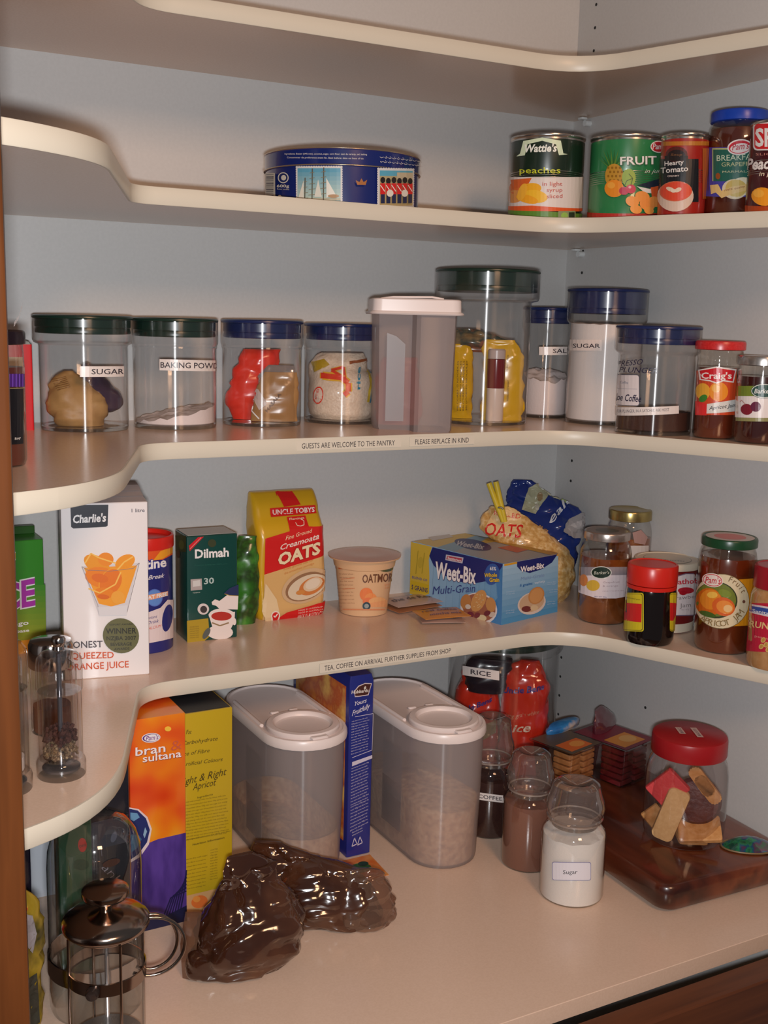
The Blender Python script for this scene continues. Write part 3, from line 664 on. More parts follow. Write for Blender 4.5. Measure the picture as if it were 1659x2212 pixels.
A.text('peaches', 1125, 374, 1209, 374, 13.5, (.62, .66, .03), 0); A.text('in light', 1172, 401, 1213, 401, 9, (.55, .08, .05)); A.text('syrup', 1181, 414, 1213, 414, 8.5, (.55, .08, .05)); A.text('sliced', 1181, 428, 1213, 427, 8.5, (.55, .08, .05))
A.rr(1204, 456, 1240, 473, 2, (.25, .3, .15)); A.ell(1217, 466, 7, 7, (.3, .5, .1)); A.rect(1226, 459, 1238, 471, (.02, .04, .02)); A.done()
c = can(-.1150, -.2650, .0470, .1030, pm('green_label_paper', (.025, .20, .065), .3, coat=.4), 'can of fruit salad with green label and pineapple picture')
A = cyl_art('label_print', c, .0465, .1030, cell=8)
A.rect(1268, 461, 1440, 476, (.45, .03, .02))
for k in range(9):
    a = -62+k*15; A.poly([(1322+3*math.sin(math.radians(a)), 365), (1322+34*math.sin(math.radians(a)), 358-42*math.cos(math.radians(a))*(1-.1*(k % 2))), (1327+3*math.sin(math.radians(a)), 366)], (.03, .12, .02) if k % 2 else (.10, .22, .03))
A.ell(1328, 380, 19, 27, (.50, .26, .03))
for i in range(5):
    for k in range(4): A.ell(1316+k*8+(i % 2)*4, 362+i*9, 2.6, 3, (.28, .13, .01), n=6); A.ly -= A.step
A.ly += A.step*2
A.ell(1358, 384, 14, 20, (.28, .40, .05)); A.ell(1328, 407, 20, 19, (.75, .25, .02)); A.ell(1322, 400, 8, 7, (.80, .36, .05)); A.ell(1348, 412, 10, 9, (.48, .02, .06)); A.ell(1362, 408, 10, 10, (.55, .03, .08)); A.ell(1360, 404, 3, 3, (.75, .4, .4)); A.line([(1362, 400), (1366, 385), (1358, 375)], 1.4, (.05, .10, .02)); A.line([(1348, 404), (1354, 390), (1366, 385)], 1.4, (.05, .10, .02))
A.poly([(1375, 400), (1420, 386), (1428, 398), (1404, 408)], (.02, .03, .05)); A.poly([(1374, 402), (1400, 408), (1428, 402), (1425, 420), (1390, 416)], (.72, .70, .66)); A.poly([(1402, 405), (1425, 400), (1425, 430), (1405, 432)], (.72, .12, .03))
for a, b, q in ((1365, 435, 14), (1385, 425, 15), (1395, 442, 16), (1372, 452, 12), (1410, 436, 14), (1398, 455, 10)): A.ell(a, b, q, q*.8, (.82, .40-.006*q, .07), 20)
A.ell(1418, 317, 17, 13, (.8, .72, .68)); A.ell(1418, 317, 15, 11, (.55, .02, .03)); A.text("Pam's", 1405, 322, 1432, 322, 12, (.8, .72, .68), .02, .2)
A.text('FRUIT', 1342, 357, 1414, 355, 17, (.05, .12, .06), .05); A.text('FRUIT', 1341, 356, 1413, 354, 17, (.78, .76, .72), .02); A.text('in juice', 1389, 374, 1432, 373, 9, (.65, .68, .55), 0, .4); A.done()
c = can(-.0955, -.3470, .0290, .0985, pm('red_label_paper', (.34, .018, .012), .3, coat=.4), 'slim can of hearty tomato soup with red and black label')
A = cyl_art('label_print', c, .0285, .0985, cell=6)
A.rect(1425, 305, 1530, 314, (.45, .16, .02)); A.rect(1422, 343, 1508, 436, (.012, .014, .018)); A.ell(1462, 333, 23, 17, (.10, .02, .015)); A.ell(1462, 336, 19, 13, (.025, .015, .015)); A.rect(1437, 336, 1486, 346, (.02, .015, .015)); A.text('Soup', 1450, 336, 1474, 336, 5, (.22, .10, .04), 0, .2)
A.rect(1516, 320, 1530, 430, (.40, .10, .015)); A.text('Hearty', 1437, 358, 1477, 354, 10, (.72, .68, .64), .015); A.text('Tomato', 1429, 374, 1486, 369, 12, (.72, .68, .64), .015); A.text('CREAMY', 1443, 382, 1468, 381, 3.6, (.6, .5, .45), .01)
A.ell(1459, 424, 38, 33, (.66, .50, .40), -6, 28); A.ell(1460, 413, 34, 22, (.60, .12, .05), -4, 26); A.ell(1461, 413, 32, 20, (.68, .07, .03), -4, 26); A.ell(1450, 409, 10, 4.5, (.75, .60, .45), 22, 12); A.ell(1465, 410, 8, 4.5, (.75, .60, .45), -28, 12); A.ell(1456, 412, 6, 4, (.78, .64, .5), 0, 10); A.done()
c = jar(-.0440, -.3830, Z2, .0370, .1262, .0345, .1130, JG, pm('dark_marmalade', (.09, .014, .006), .25, coat=.8), pm('bright_blue_lid', (.008, .05, .40), .3), 'marmalade_jar', 'grapefruit marmalade jar with bright blue lid between two cans', 'jar', fh=.105, shoulder=.018)
A = cyl_art('front_label', c, .0370, .1262, cell=7)
A.rect(1524, 317, 1640, 425, (.07, .06, .36)); A.rect(1540, 319, 1640, 322, (.45, .5, .2)); A.rect(1541, 322, 1640, 391, (.02, .12, .09)); A.rect(1540, 319, 1542, 391, (.45, .5, .2))
A.ell(1598, 317, 26, 17, (.80, .72, .70), -8, 24); A.ell(1598, 317, 23, 14, (.60, .02, .04), -8, 24); A.ell(1599, 319, 21, 10, (.80, .70, .68), -8, 24); A.text("Pam's", 1582, 324, 1617, 320, 14, (.50, .02, .05), .01, .2)
A.text('BREAKFAST', 1550, 347, 1640, 343, 12.5, (.62, .70, .52), .0); A.text('GRAPEFRUIT', 1560, 359, 1640, 357, 9, (.55, .55, .30), .0); A.text('MARMALADE', 1562, 373, 1635, 371, 4.6, (.55, .55, .35), 0)
A.ell(1587, 408, 26, 22, (.70, .60, .42)); A.ell(1605, 402, 26, 20, (.74, .68, .50)); A.ell(1590, 406, 22, 19, (.62, .45, .12)); A.poly([(1536, 400), (1553, 398), (1560, 412), (1580, 403), (1640, 392), (1640, 404), (1584, 418), (1560, 428), (1548, 416), (1538, 420)], (.72, .50, .20)); A.text('100% quality citrus', 1566, 413, 1630, 399, 4, (.30, .12, .03), .01, .2); A.ell(1553, 380, 5, 7, (.30, .08, .02)); A.done()
c = can(-.0606, -.4675, .0370, .1005, pm('maroon_label_paper', (.06, .006, .010), .3, coat=.4), 'can of sliced peaches with maroon label at the right end of its shelf')
A = cyl_art('label_print', c, .0365, .1005, cell=7)
A.rr(1628, 263, 1720, 324, 9, (.80, .74, .72)); A.rr(1631, 266, 1720, 321, 8, (.62, .015, .02)); A.text('SPC', 1633, 314, 1700, 316, 38, (.82, .78, .75), .03)
A.text('SLICED', 1634, 335, 1690, 334, 5, (.6, .25, .2)); A.text('Peaches', 1612, 366, 1700, 362, 24, (.82, .74, .70), .03, .25); A.text('in juice', 1641, 380, 1690, 378, 10, (.78, .62, .45), .01, .2)
A.ell(1650, 425, 26, 20, (.85, .32, .02), 10); A.ell(1640, 418, 12, 9, (.9, .42, .05)); A.ell(1685, 430, 22, 22, (.80, .24, .02)); A.rect(1610, 446, 1740, 462, (.42, .06, .01)); A.done()
# ------------------------------------------------------------------ shelf 4
def carton(name, label, cat, c, size, rot, mat, H0=None, bev=.0008, group=None, z=Z4):
    t = T(name, label, cat, (c[0], c[1], z), rot, group)
    box('carton', (size[0], size[1], size[2]), (0, 0, 0), mat, t, bev); return t
GCARD = pm('green_card', (.05, .28, .03), .35)
t = carton('juice_carton', 'green fruit juice carton with orange and purple letters, behind the glass mills', 'carton', (-.8580, -.0400), (.091, .066, .138), 0, GCARD)
A = box_art('front_print', t, [(-60, 1386), (97, 1372), (94, 1139), (-60, 1142)], (-.0455, .0455, 0, .138), frontsurf(.066))
for i in range(12): A.rect(-60, 1232+i*12, 97, 1246+i*12, (.06+.026*i, .27+.006*i, .02))
A.poly([(-60, 1356), (97, 1344), (97, 1373), (-60, 1387)], (.72, .30, .02))
W2 = (.85, .82, .80)
for tt, a, b, c_, d, h, cc in (('JUST', -42, 1243, 41, 1221, 56, (.80, .33, .02)), ('JUICE', -70, 1296, 77, 1272, 54, (.42, .03, .38))): A.outl(tt, a, b, c_, d, h, cc, W2, .035, .03)
A.text('mango', 8, 1318, 63, 1314, 9, W2, .02); A.text('juice base', 8, 1333, 64, 1329, 6.5, W2, .02); A.done()
box('top_seam', (.088, .010, .010), (0, .01, .138), pm('dark_green_seam', (.03, .10, .02), .4), t)
WCARD = pm('white_card', (.84, .80, .80), .28, coat=.3)
t = carton('juice_carton', 'white one litre orange juice carton with black logo and orange glass picture', 'carton', (-.7668, -.1714), (.0935, .066, .2000), math.radians(-10.1), WCARD)
for i in range(3):
    zz = .200+i*.0042; lp = [[(-.045+i*.004, -.030+i*.013, zz), (.045-i*.001, -.030+i*.013, zz), (.043-i*.001, .031, zz), (-.043, .031, zz)], [(-.043+i*.004, -.014+i*.013, zz+.0042), (.0435-i*.001, -.014+i*.013, zz+.0042), (.042, .031, zz+.0042), (-.042, .031, zz+.0042)]]
    loft('folded_top', lp, pm('silver_card', (.50, .47, .48), .25, .3), t, smooth=0)
A = box_art('front_print', t, [(137, 1477), (319.5, 1459), (323, 1082), (137, 1086)], (-.04675, .04675, 0, .2), frontsurf(.066))
X = lambda x: x/4.1475
def Y4(y): return 1030+y/4.1475
def q4(P): return [(X(a), Y4(b)) for a, b in P]
A.poly(q4([(658, 240), (995, 240), (985, 430), (970, 440), (680, 455), (660, 440)]), (.012, .014, .025))
A.text("Charlie's", X(678), Y4(405), X(972), Y4(390), 17, (.82, .80, .80), .03, .12); A.text('1 litre', X(1198), Y4(310), X(1312), Y4(308), 8, (.12, .10, .12), .01)
A.poly(q4([(745, 800), (1255, 765), (1225, 850), (1130, 1240), (890, 1250), (850, 1130)]), (.66, .62, .63))
A.poly(q4([(765, 812), (1235, 790), (1200, 900), (1120, 1130), (1000, 1165), (890, 1140)]), (.84, .33, .02))
for a, b, p_, q_, ro, cc in ((880, 780, 125, 75, 30, (.80, .30, .01)), (960, 735, 70, 62, 0, (.80, .25, .01)), (1130, 760, 95, 62, -30, (.82, .30, .01)), (920, 900, 150, 95, 10, (.80, .22, .01)), (1010, 950, 110, 150, 30, (.84, .34, .02)), (1000, 940, 90, 125, 30, (.76, .18, .01)), (940, 1040, 90, 50, 5, (.78, .22, .01)), (1060, 1080, 60, 60, 0, (.82, .36, .04)), (930, 1075, 55, 22, 5, (.68, .14, .01)), (905, 905, 75, 40, 10, (.72, .15, .01))): A.ell(X(a), Y4(b), X(p_), X(q_), cc, ro, 18)
for P in ([(775, 770), (830, 680), (900, 720), (1050, 770)], [(1060, 830), (1120, 760), (1200, 710)], [(800, 1000), (900, 1040), (1040, 960), (1090, 850)]): A.line(q4(P), 3, (.88, .52, .10))
A.line(q4([(745, 800), (800, 832), (1000, 840), (1200, 815), (1255, 765), (1130, 1240)]), 1, (.25, .2, .2)); A.line(q4([(745, 800), (880, 1150), (890, 1245), (1130, 1235)]), 1, (.3, .26, .28)); A.poly(q4([(880, 1170), (1140, 1150), (1135, 1240), (890, 1248)]), (.70, .68, .70))
A.text('HONEST', X(590), Y4(1550), X(915), Y4(1535), 14.5, (.06, .05, .06), .012); A.text('SQUEEZED', X(590), Y4(1652), X(1012), Y4(1632), 14, (.62, .10, .03), .012); A.text('ORANGE JUICE', X(590), Y4(1755), X(1142), Y4(1715), 14.5, (.62, .10, .03), .012)
A.ell(X(1078), Y4(1428), X(160), X(160), (.13, .13, .055), 0, 32)
for tt, a, b, yy, h in (('EXPORT AWARD', 980, 1185, 1335, 3.6), ('WINNER', 945, 1215, 1412, 12), ('NZJBA 2007', 950, 1212, 1470, 8.5), ('BEVERAGE', 985, 1172, 1522, 7), ('AWARDS', 1015, 1150, 1560, 5)): A.text(tt, X(a), Y4(yy), X(b), Y4(yy-8), h, (.02, .02, .015), .015)
A.done()
A = box_art('side_print', t, [(97, 1440), (137, 1477), (137, 1086), (97, 1110)], (-.033, .033, 0, .2), leftsurf(.0935))
A.rect(98, 1100, 112, 1450, (.20, .14, .20)); A.line([(113, 1108), (113, 1452)], 1.5, (.7, .7, .8))
for k in range(4): A.text('Nothing but freshly squeezed juice', 117+k*4.4, 1440-k*3, 117+k*4.4, 1150, 2.8, (.40, .05, .06), 0, 0, (-1, 0))
A.done()

t = T('drink_tin', 'tall chocolate drink tin with red lid and blue and orange wrap', 'tin', (-.6995, -.1024, Z4), face(-.6995, -.1024))
RED = pm('red_plastic_lid', (.62, .02, .012), .3)
lathe('tin_body', [(.0345, 0), (.0352, .001), (.0350, .128)], pm('dark_blue_wrap', (.018, .020, .16), .3, coat=.4), t, 56)
lathe('lid', [(.0352, .1270), (.0366, .1272), (.0368, .1285), (.0366, .1400), (.0360, .1415), (.0340, .1420), (.0332, .1405), (.033, .1370), (0, .1368)], RED, t, 56)
A = cyl_art('wrap_print', t, .0352, .142, cell=6)
A.poly([(300, 1178), (372, 1176), (372, 1196), (350, 1208), (300, 1212)], (.72, .10, .02)); A.poly([(345, 1190), (372, 1178), (372, 1192), (350, 1206), (330, 1210)], (.80, .33, .02)); A.outl('Ovaltine', 262, 1238, 358, 1222, 20, (.80, .76, .76), (.03, .03, .25), .05, .03)
A.text('Light Break', 288, 1256, 354, 1246, 9, (.78, .72, .74), .01, .4); A.ell(333, 1290, 17, 19, (.10, .16, .50)); A.ell(333, 1290, 15, 17, (.12, .25, .60)); A.poly([(300, 1288), (361, 1276), (361, 1286), (300, 1300)], (.80, .36, .20)); A.text('98% FAT FREE', 292, 1299, 360, 1286, 8, (.80, .78, .78), .03)
A.poly([(310, 1325), (345, 1312), (360, 1295), (374, 1296), (374, 1380), (300, 1392), (300, 1330)], (.74, .62, .62)); A.ell(360, 1335, 11, 30, (.015, .02, .17), 8); A.text('Instant', 316, 1337, 338, 1333, 6, (.03, .03, .2), .0, .3); A.text('Drink', 318, 1348, 342, 1343, 7, (.03, .03, .2), 0, .4); A.text('+CALCIUM', 312, 1361, 347, 1354, 6, (.65, .12, .08), .0, .3); A.done()

DK = pm('dark_teal_card', (.004, .055, .045), .3, coat=.4)
t = carton('tea_box', 'dark green tea bag box with white brand lettering and cup picture', 'box', (-.6130, -.0860), (.066, .050, .1355), math.radians(-2), DK)
def q5(P): return [(360+a/4.1475, 1030+b/4.1475) for a, b in P]
def Q5(x, y): return 360+x/4.1475, 1030+y/4.1475
A = box_art('front_print', t, [(403, 1389), (511, 1376), (514, 1147), (405, 1152)], (-.033, .033, 0, .1355), frontsurf(.050))
A.poly(q5([(178, 1285), (370, 1262), (380, 1430), (330, 1475), (178, 1492)]), (.42, .28, .02)); A.poly(q5([(205, 590), (290, 512), (340, 508), (212, 640)]), (.62, .01, .02)); A.line(q5([(212, 620), (315, 516)]), 1, (.7, .4, .35)); A.ell(*Q5(412, 570), 9, 9, (.04, .05, .02))
A.text('Dilmah', *Q5(258, 705), *Q5(560, 692), 19, (.82, .80, .80), .03); A.text('Premium quality tea 100% pure', *Q5(255, 775), *Q5(545, 765), 2.6, (.02, .12, .09)); A.text('30', *Q5(335, 945), *Q5(425, 938), 13, (.45, .56, .54), .02); A.poly(q5([(215, 900), (315, 893), (318, 995), (215, 1005)]), (.42, .36, .35)); A.poly(q5([(235, 915), (300, 905), (305, 960), (235, 970)]), (.62, .60, .58)); A.text('TEABAGS', *Q5(232, 1030), *Q5(298, 1025), 2.4, (.5, .55, .5))
A.ell(*Q5(325, 1175), 12.5, 12.5, (.68, .60, .58)); A.ell(*Q5(328, 1178), 7.5, 8, (.05, .04, .04))
A.poly(q5([(510, 1030), (560, 985), (640, 950), (640, 1050), (540, 1050)]), (.02, .03, .10)); A.poly(q5([(400, 1110), (430, 1085), (470, 1100), (540, 1045), (638, 1055), (630, 1180), (470, 1175), (440, 1145), (405, 1135)]), (.80, .70, .66)); A.line(q5([(515, 1035), (560, 1050), (638, 1055)]), 1.4, (.45, .30, .05))
A.ell(*Q5(470, 1390), 28, 16, (.80, .70, .66)); A.ell(*Q5(350, 1400), 6, 14, (.10, .11, .10), 30); A.poly(q5([(370, 1220), (400, 1330), (430, 1370), (560, 1370), (600, 1290), (605, 1200)]), (.80, .70, .66)); A.ell(*Q5(487, 1232), 28, 15, (.80, .70, .66)); A.ell(*Q5(485, 1240), 22, 10, (.45, .03, .02)); A.line(q5([(400, 1300), (470, 1328), (550, 1300)]), 3, (.30, .20, .10)); A.ell(*Q5(598, 1290), 4, 8, (.80, .70, .66))
for k in range(6): A.text('STRONG TASTE', *Q5(200, 1345+k*20), *Q5(282, 1338+k*20), 1.8, (.15, .09, .02)); A.ly -= A.step
A.done()
A = box_art('side_print', t, [(372, 1369), (403, 1389), (405, 1152), (375, 1138)], (-.025, .025, 0, .1355), leftsurf(.066)); A.rect(376, 1150, 404, 1185, (.03, .05, .01)); A.ell(392, 1170, 7, 10, (.10, .12, .02)); A.ell(383, 1190, 5, 9, (.10, .04, .02)); A.done()
box('card_top', (.0620, .0460, .0005), (0, 0, .1357), pm('grey_card', (.42, .42, .40), .35), t, .0001)
t = T('green_packet', 'narrow glossy green packet wedged between the tea box and the oats bag', 'packet', (-.5490, -.0520, Z4), face(-.55, -.05))
bagloft('packet_body', [(0, -.004, 0, .020, .010, 0), (.04, 0, 0, .022, .014, 0), (.09, .001, 0, .019, .010, 0), (.118, .006, .004, .012, .004, 0)], pm('green_film', (.03, .16, .012), .2, noise_col=[(.02, .05, .01), (.06, .25, .03)], scale=28), t, rows=24, n=24, amp=.002, seed=41)

# oats bag: brick-shaped paper bag folded over at the top
t = T('oats_bag', 'red and yellow paper bag of fine ground oats', 'bag', (-.4790, -.0290, Z4), .005)
def obl(z, w_, d, yo=0, xo=0, rr_=.010): return [(x+.0011*noise.noise(Vector((x*60, y*60, z*45))), y+yo+.0011*noise.noise(Vector((x*50, y*50, z*50+9))), zz) for x, y, zz in rrect(w_, d, z, rr_, 6, xo)]
ob = loft('paper_bag', [obl(0, .090, .046), obl(.004, .095, .052)]+[obl(.004+.012*k, .097+.004*math.sin(k*.34), .053-.0004*k) for k in range(1, 10)]+[obl(.124, .100, .047, .002), obl(.134, .100, .040, .005), obl(.143, .099, .034, .008), obl(.150, .0985, .033, .009), obl(.160, .098, .026, .011), obl(.168, .096, .016, .014, 0, .006), obl(.171, .093, .010, .015, 0, .004)],
          pm('yellow_paper_bag', (.62, .36, .012), .3, coat=.25), t, smooth=40)
def q6(P): return q5(P)
A = Art('front_print', t, homog([(560, 1342), (697, 1327), (694, 1062), (541, 1069)], [(-.047, 0), (.047, 0), (.048, .171), (-.048, .171)]), castsurf(tri_of(ob)), cell=6, base=.0005, step=.00016); A.cell2 = True
RD = (.62, .012, .012)
A.poly(q6([(995, 145), (1150, 132), (1210, 270), (1045, 290)]), RD); A.poly(q6([(1060, 380), (1240, 368), (1250, 462), (1445, 455), (1430, 712), (840, 888), (832, 565), (1065, 500)]), RD); A.poly(q6([(838, 888), (1430, 712), (1405, 1235), (860, 1300)]), (.68, .42, .16))
A.poly(q6([(905, 302), (1345, 275), (1350, 350), (910, 382)]), RD); A.text('UNCLE TOBYS', *Q5(930, 362), *Q5(1335, 338), 11.5, (.82, .74, .68), .025); A.text('Flemings', *Q5(1080, 410), *Q5(1222, 398), 4.5, (.8, .65, .5), .01); A.line([Q5(1130, 430), Q5(1140, 455), Q5(1170, 460), Q5(1205, 450), Q5(1212, 415), Q5(1185, 400)], 1.6, (.8, .65, .5))
A.text('Fine Ground', *Q5(1020, 578), *Q5(1275, 510), 8, (.84, .70, .45), .0, .3); A.text('Creamoata', *Q5(975, 668), *Q5(1335, 565), 12, (.84, .74, .66), .015, .25); A.outl('OATS', *Q5(958, 806), *Q5(1348, 698), 25, (.84, .70, .45), (.40, .01, .01), .03, .04)
A.text('Finely ground oats for', *Q5(1015, 850), *Q5(1288, 765), 4.5, (.62, .20, .03)); A.text('the smoothest porridge', *Q5(1020, 885), *Q5(1295, 795), 4.5, (.62, .20, .03))
A.ell(*Q5(1225, 985), 55, 34, (.62, .42, .24), -22, 28); A.ell(*Q5(1225, 990), 47, 28, (.30, .16, .08), -22, 28); A.ell(*Q5(1235, 995), 44, 24, (.70, .58, .42), -22, 28); A.ell(*Q5(1275, 985), 29, 17, (.60, .20, .05), -25, 22); A.ell(*Q5(1285, 970), 22, 13, (.70, .54, .36), -25, 20); A.ell(*Q5(1285, 965), 17, 10, (.75, .64, .50), -25, 18); A.ell(*Q5(1175, 1040), 10, 5, (.62, .25, .06), -10)
A.poly(q6([(850, 960), (960, 1100), (1000, 1250), (880, 1290), (845, 1200)]), (.76, .58, .34)); A.poly(q6([(930, 1290), (1060, 1210), (1400, 1120), (1405, 1240), (870, 1310)]), RD); A.ell(*Q5(955, 1238), 10, 10, (.82, .74, .66)); A.ell(*Q5(955, 1238), 7.5, 7.5, RD); A.line([Q5(938, 1238), Q5(952, 1250), Q5(972, 1220)], 2.4, (.85, .8, .75))
for k in range(3): A.text('MADE IN AUSTRALIA', *Q5(1160, 1200+k*22), *Q5(1375, 1165+k*22), 3, (.8, .6, .5))
A.done()
A = box_art('side_label', t, [(537, 1310), (565, 1318), (561, 1163), (538, 1155)], (-.019, .016, .014, .112), lambda u, v, h: Vector((-.0515-h, -u, v)))
A.poly([(537, 1310), (565, 1318), (561, 1163), (538, 1155)], (.70, .60, .52))
for k, yy in enumerate((1185, 1258, 1272)): A.line([(539, yy), (560, yy+3)], 3, (.05, .04, .04))
A.small(14, 540, 1192, 559, 4.4, 2, (.2, .15, .15), .25, 4); A.done()

t = T('oatmeal_cup', 'peach coloured oatmeal cup with a domed foil lid', 'cup', (-.3720, -.0620, Z4), face(-.372, -.062))
PCH = pm('peach_paper_cup', (.72, .46, .26), .35)
cz = lambda v: np.interp(v, [0, .066, .0775], [.0335, .0405, .0440])
lathe('cup_body', [(.031, 0), (.0333, .0008), (.0335, .003), (.0405, .066), (.0425, .0672), (.0445, .0780), (.0500, .0790), (.0508, .0802), (.0500, .0812)], PCH, t, 56)
lathe('foil_lid', [(.0508, .0813), (.0512, .0818), (.0500, .0822), (.044, .0826), (.040, .0838), (.030, .0848), (.018, .0836), (0, .0832)], pm('foil_lid_pink', (.55, .34, .27), .25, .35), t, 56)
def q7(P): return [(680+a/2.86, 1020+b/2.86) for a, b in P]
def Q7(x, y): return 680+x/2.86, 1020+y/2.86
A = cyl_art('cup_print', t, .0380, .0812, cell=8); A.surf = lambda u, v, h: Vector(((cz(v)+h)*math.sin(u/.038), -(cz(v)+h)*math.cos(u/.038), v))
A.cell2 = True
A.poly(q7([(103, 562), (480, 556), (478, 600), (108, 596)]), (.62, .16, .05)); A.small(9, *Q7(160, 630), 680+248/2.86, 8, 2.6, (.35, .16, .08), 0, 2); A.small(8, *Q7(130, 700), 680+160/2.86, 8, 2.2, (.4, .2, .1), 0, 3); A.line(q7([(170, 660), (250, 650)]), 1.2, (.65, .2, .08)); A.line(q7([(175, 722), (250, 716)]), 1.2, (.65, .2, .08))
A.text('OATMORE', *Q7(295, 682), *Q7(492, 672), 18, (.16, .06, .03), .02); A.ell(*Q7(428, 590), 15, 8, (.08, .10, .04)); A.text('Harraways', *Q7(398, 596), *Q7(458, 590), 4, (.5, .5, .35), .01, .2)
A.ell(*Q7(318, 755), 14, 15, (.80, .22, .07)); A.ell(*Q7(345, 780), 13, 12, (.82, .30, .10)); A.ell(*Q7(330, 800), 12, 9, (.78, .20, .08)); A.ell(*Q7(390, 800), 20, 10, (.80, .42, .18)); A.poly(q7([(300, 815), (450, 790), (450, 835), (300, 835)]), (.78, .36, .16)); A.text('apricot', *Q7(425, 700), *Q7(458, 697), 5, (.75, .28, .10)); A.text('& raisin', *Q7(428, 720), *Q7(456, 716), 5, (.75, .28, .10)); A.ell(*Q7(320, 828), 9, 9, (.02, .06, .09)); A.ell(*Q7(320, 828), 5, 5, (.3, .35, .35)); A.line(q7([(165, 850), (440, 852)]), 3, (.66, .26, .12)); A.done()

# sachets: flat little packets stacked in front of the cereal box
BR = pm('brown_sachet', (.40, .17, .08), .25); OR = pm('orange_sachet_edge', (.62, .24, .04), .3); GR_ = pm('grey_pink_sachet', (.46, .32, .27), .25)
def sachet(x, y, z, w_, d, rot, m, label, words, tilt=(0, 0), wc=(.08, .04, .05)):
    t = T('sachet', label, 'sachet', (x, y, z), rot, 'drink sachets by the cereal box'); t.rotation_euler = (tilt[0], tilt[1], rot)
    N = 10; V = []; F = []
    for s_ in (1, -1):
        for i in range(N+1):
            for k in range(N+1):
                a, b = i/N*2-1, k/N*2-1; e = (1-a*a)*(1-b*b); V.append((a*w_/2, b*d/2, .0031+s_*(.0003+.0026*e**.6)+.0006*noise.noise(Vector((a*3+x*90, b*3, s_)))*e))
    n1 = (N+1)**2
    for i in range(N):
        for k in range(N):
            q = i*(N+1)+k; F += [(q, q+N+1, q+N+2, q+1), (n1+q, n1+q+1, n1+q+N+2, n1+q+N+1)]
    ed = [(i, 0) for i in range(N)]+[(N, k) for k in range(N)]+[(i, N) for i in range(N, 0, -1)]+[(0, k) for k in range(N, 0, -1)]
    ix = [i*(N+1)+k for i, k in ed]
    for a, b in zip(ix, ix[1:]+ix[:1]): F.append((a, n1+a, n1+b, b))
    mesh('sachet_body', V, F, m, t, smooth=60)
    A = Art('sachet_print', t, lambda p_, q_: (p_, q_), lambda u, v, h: Vector((u, v, .0034+.0028*max(0, (1-(2*u/w_)**2)*(1-(2*v/d)**2))**.6+h)), base=.0004)
    for tt, a, b, c_, d_, h in words: A.text(tt, a, b, c_, d_, h, wc, .01, .2, (0, 1))
    A.done()
sachet(-.2990, -.0700, Z4+.0002, .085, .055, .15, BR, 'brown drink sachet at the bottom of the back pile', [('coffee', -.03, -.01, .03, -.01, .010)])
sachet(-.2960, -.0690, Z4+.0064, .082, .052, .05, GR_, 'grey pink drink sachet with black script on the back pile', [('the de Rex', -.034, -.004, .034, -.004, .014)], (0, 0))
sachet(-.2985, -.1500, Z4+.0002, .060, .045, -.35, GR_, 'flat pale sachet peeking out under the orange edged sachet', [('instant', -.02, -.01, .02, -.01, .008)])
sachet(-.2965, -.1480, Z4+.0066, .068, .048, -.12, OR, 'orange edged sachet with purple print lying in front of the cereal box', [('real coffee', -.026, .004, .027, .004, .010), ('mocha mix', -.022, -.014, .026, -.014, .008)], (0, 0), (.16, .08, .16))

# cereal box lying on its side
LB = pm('light_blue_card', (.14, .36, .58), .3, coat=.4)
wr13 = math.radians(13); cxw = -.234+.0565*math.cos(wr13)-.0915*math.sin(wr13); cyw = -.203+.0565*math.sin(wr13)+.0915*math.cos(wr13)
t = carton('cereal_box', 'blue and yellow wheat biscuit cereal box lying on its long side', 'box', (cxw, cyw), (.113, .183, .085), wr13, LB)
NAVY = (.012, .02, .15)
def weet(A, P0, P1, h, c=(.86, .82, .82)): A.outl('Weet-Bix', *P0, *P1, h, c, (.05, .03, .12), .03, .03)
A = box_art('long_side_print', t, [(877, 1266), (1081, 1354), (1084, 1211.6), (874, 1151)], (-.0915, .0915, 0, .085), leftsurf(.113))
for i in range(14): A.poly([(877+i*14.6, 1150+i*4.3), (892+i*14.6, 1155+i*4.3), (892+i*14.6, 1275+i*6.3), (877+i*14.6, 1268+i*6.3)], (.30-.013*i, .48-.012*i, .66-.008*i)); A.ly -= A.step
A.ly += A.step
A.poly([(1060, 1205), (1084, 1212), (1081, 1354), (1030, 1332), (1070, 1290)], (.06, .22, .48)); A.poly([(874, 1151), (916, 1163), (911, 1190), (914, 1225), (915, 1262), (900, 1266), (877, 1257)], (.62, .44, .05)); A.poly([(878, 1230), (914, 1243), (914, 1262), (878, 1252)], (.60, .42, .02)); A.text('5 GRAINS', 880, 1248, 912, 1259, 9, (.03, .02, .12), .02); A.text('BLEND OF', 880, 1226, 910, 1236, 5, (.15, .12, .25), .02)
A.line([(887, 1218), (889, 1170)], 1.5, (.40, .30, .03)); A.line([(899, 1218), (902, 1175)], 1.5, (.40, .30, .03)); A.ell(895, 1195, 5, 12, (.52, .38, .04))
A.poly([(918, 1164), (1084, 1212), (1074, 1226), (1058, 1240), (1040, 1248), (1015, 1250), (980, 1243), (945, 1226), (922, 1203), (912, 1182)], NAVY)
A.poly([(947, 1181), (986, 1190), (984, 1203), (946, 1193)], (.5, .5, .6)); A.poly([(950, 1184), (983, 1192), (981, 1200), (948, 1191)], (.45, .05, .08)); A.text('Sanitarium', 951, 1191, 981, 1199, 5, (.8, .8, .8), .02); weet(A, (926, 1229), (1017, 1251), 34)
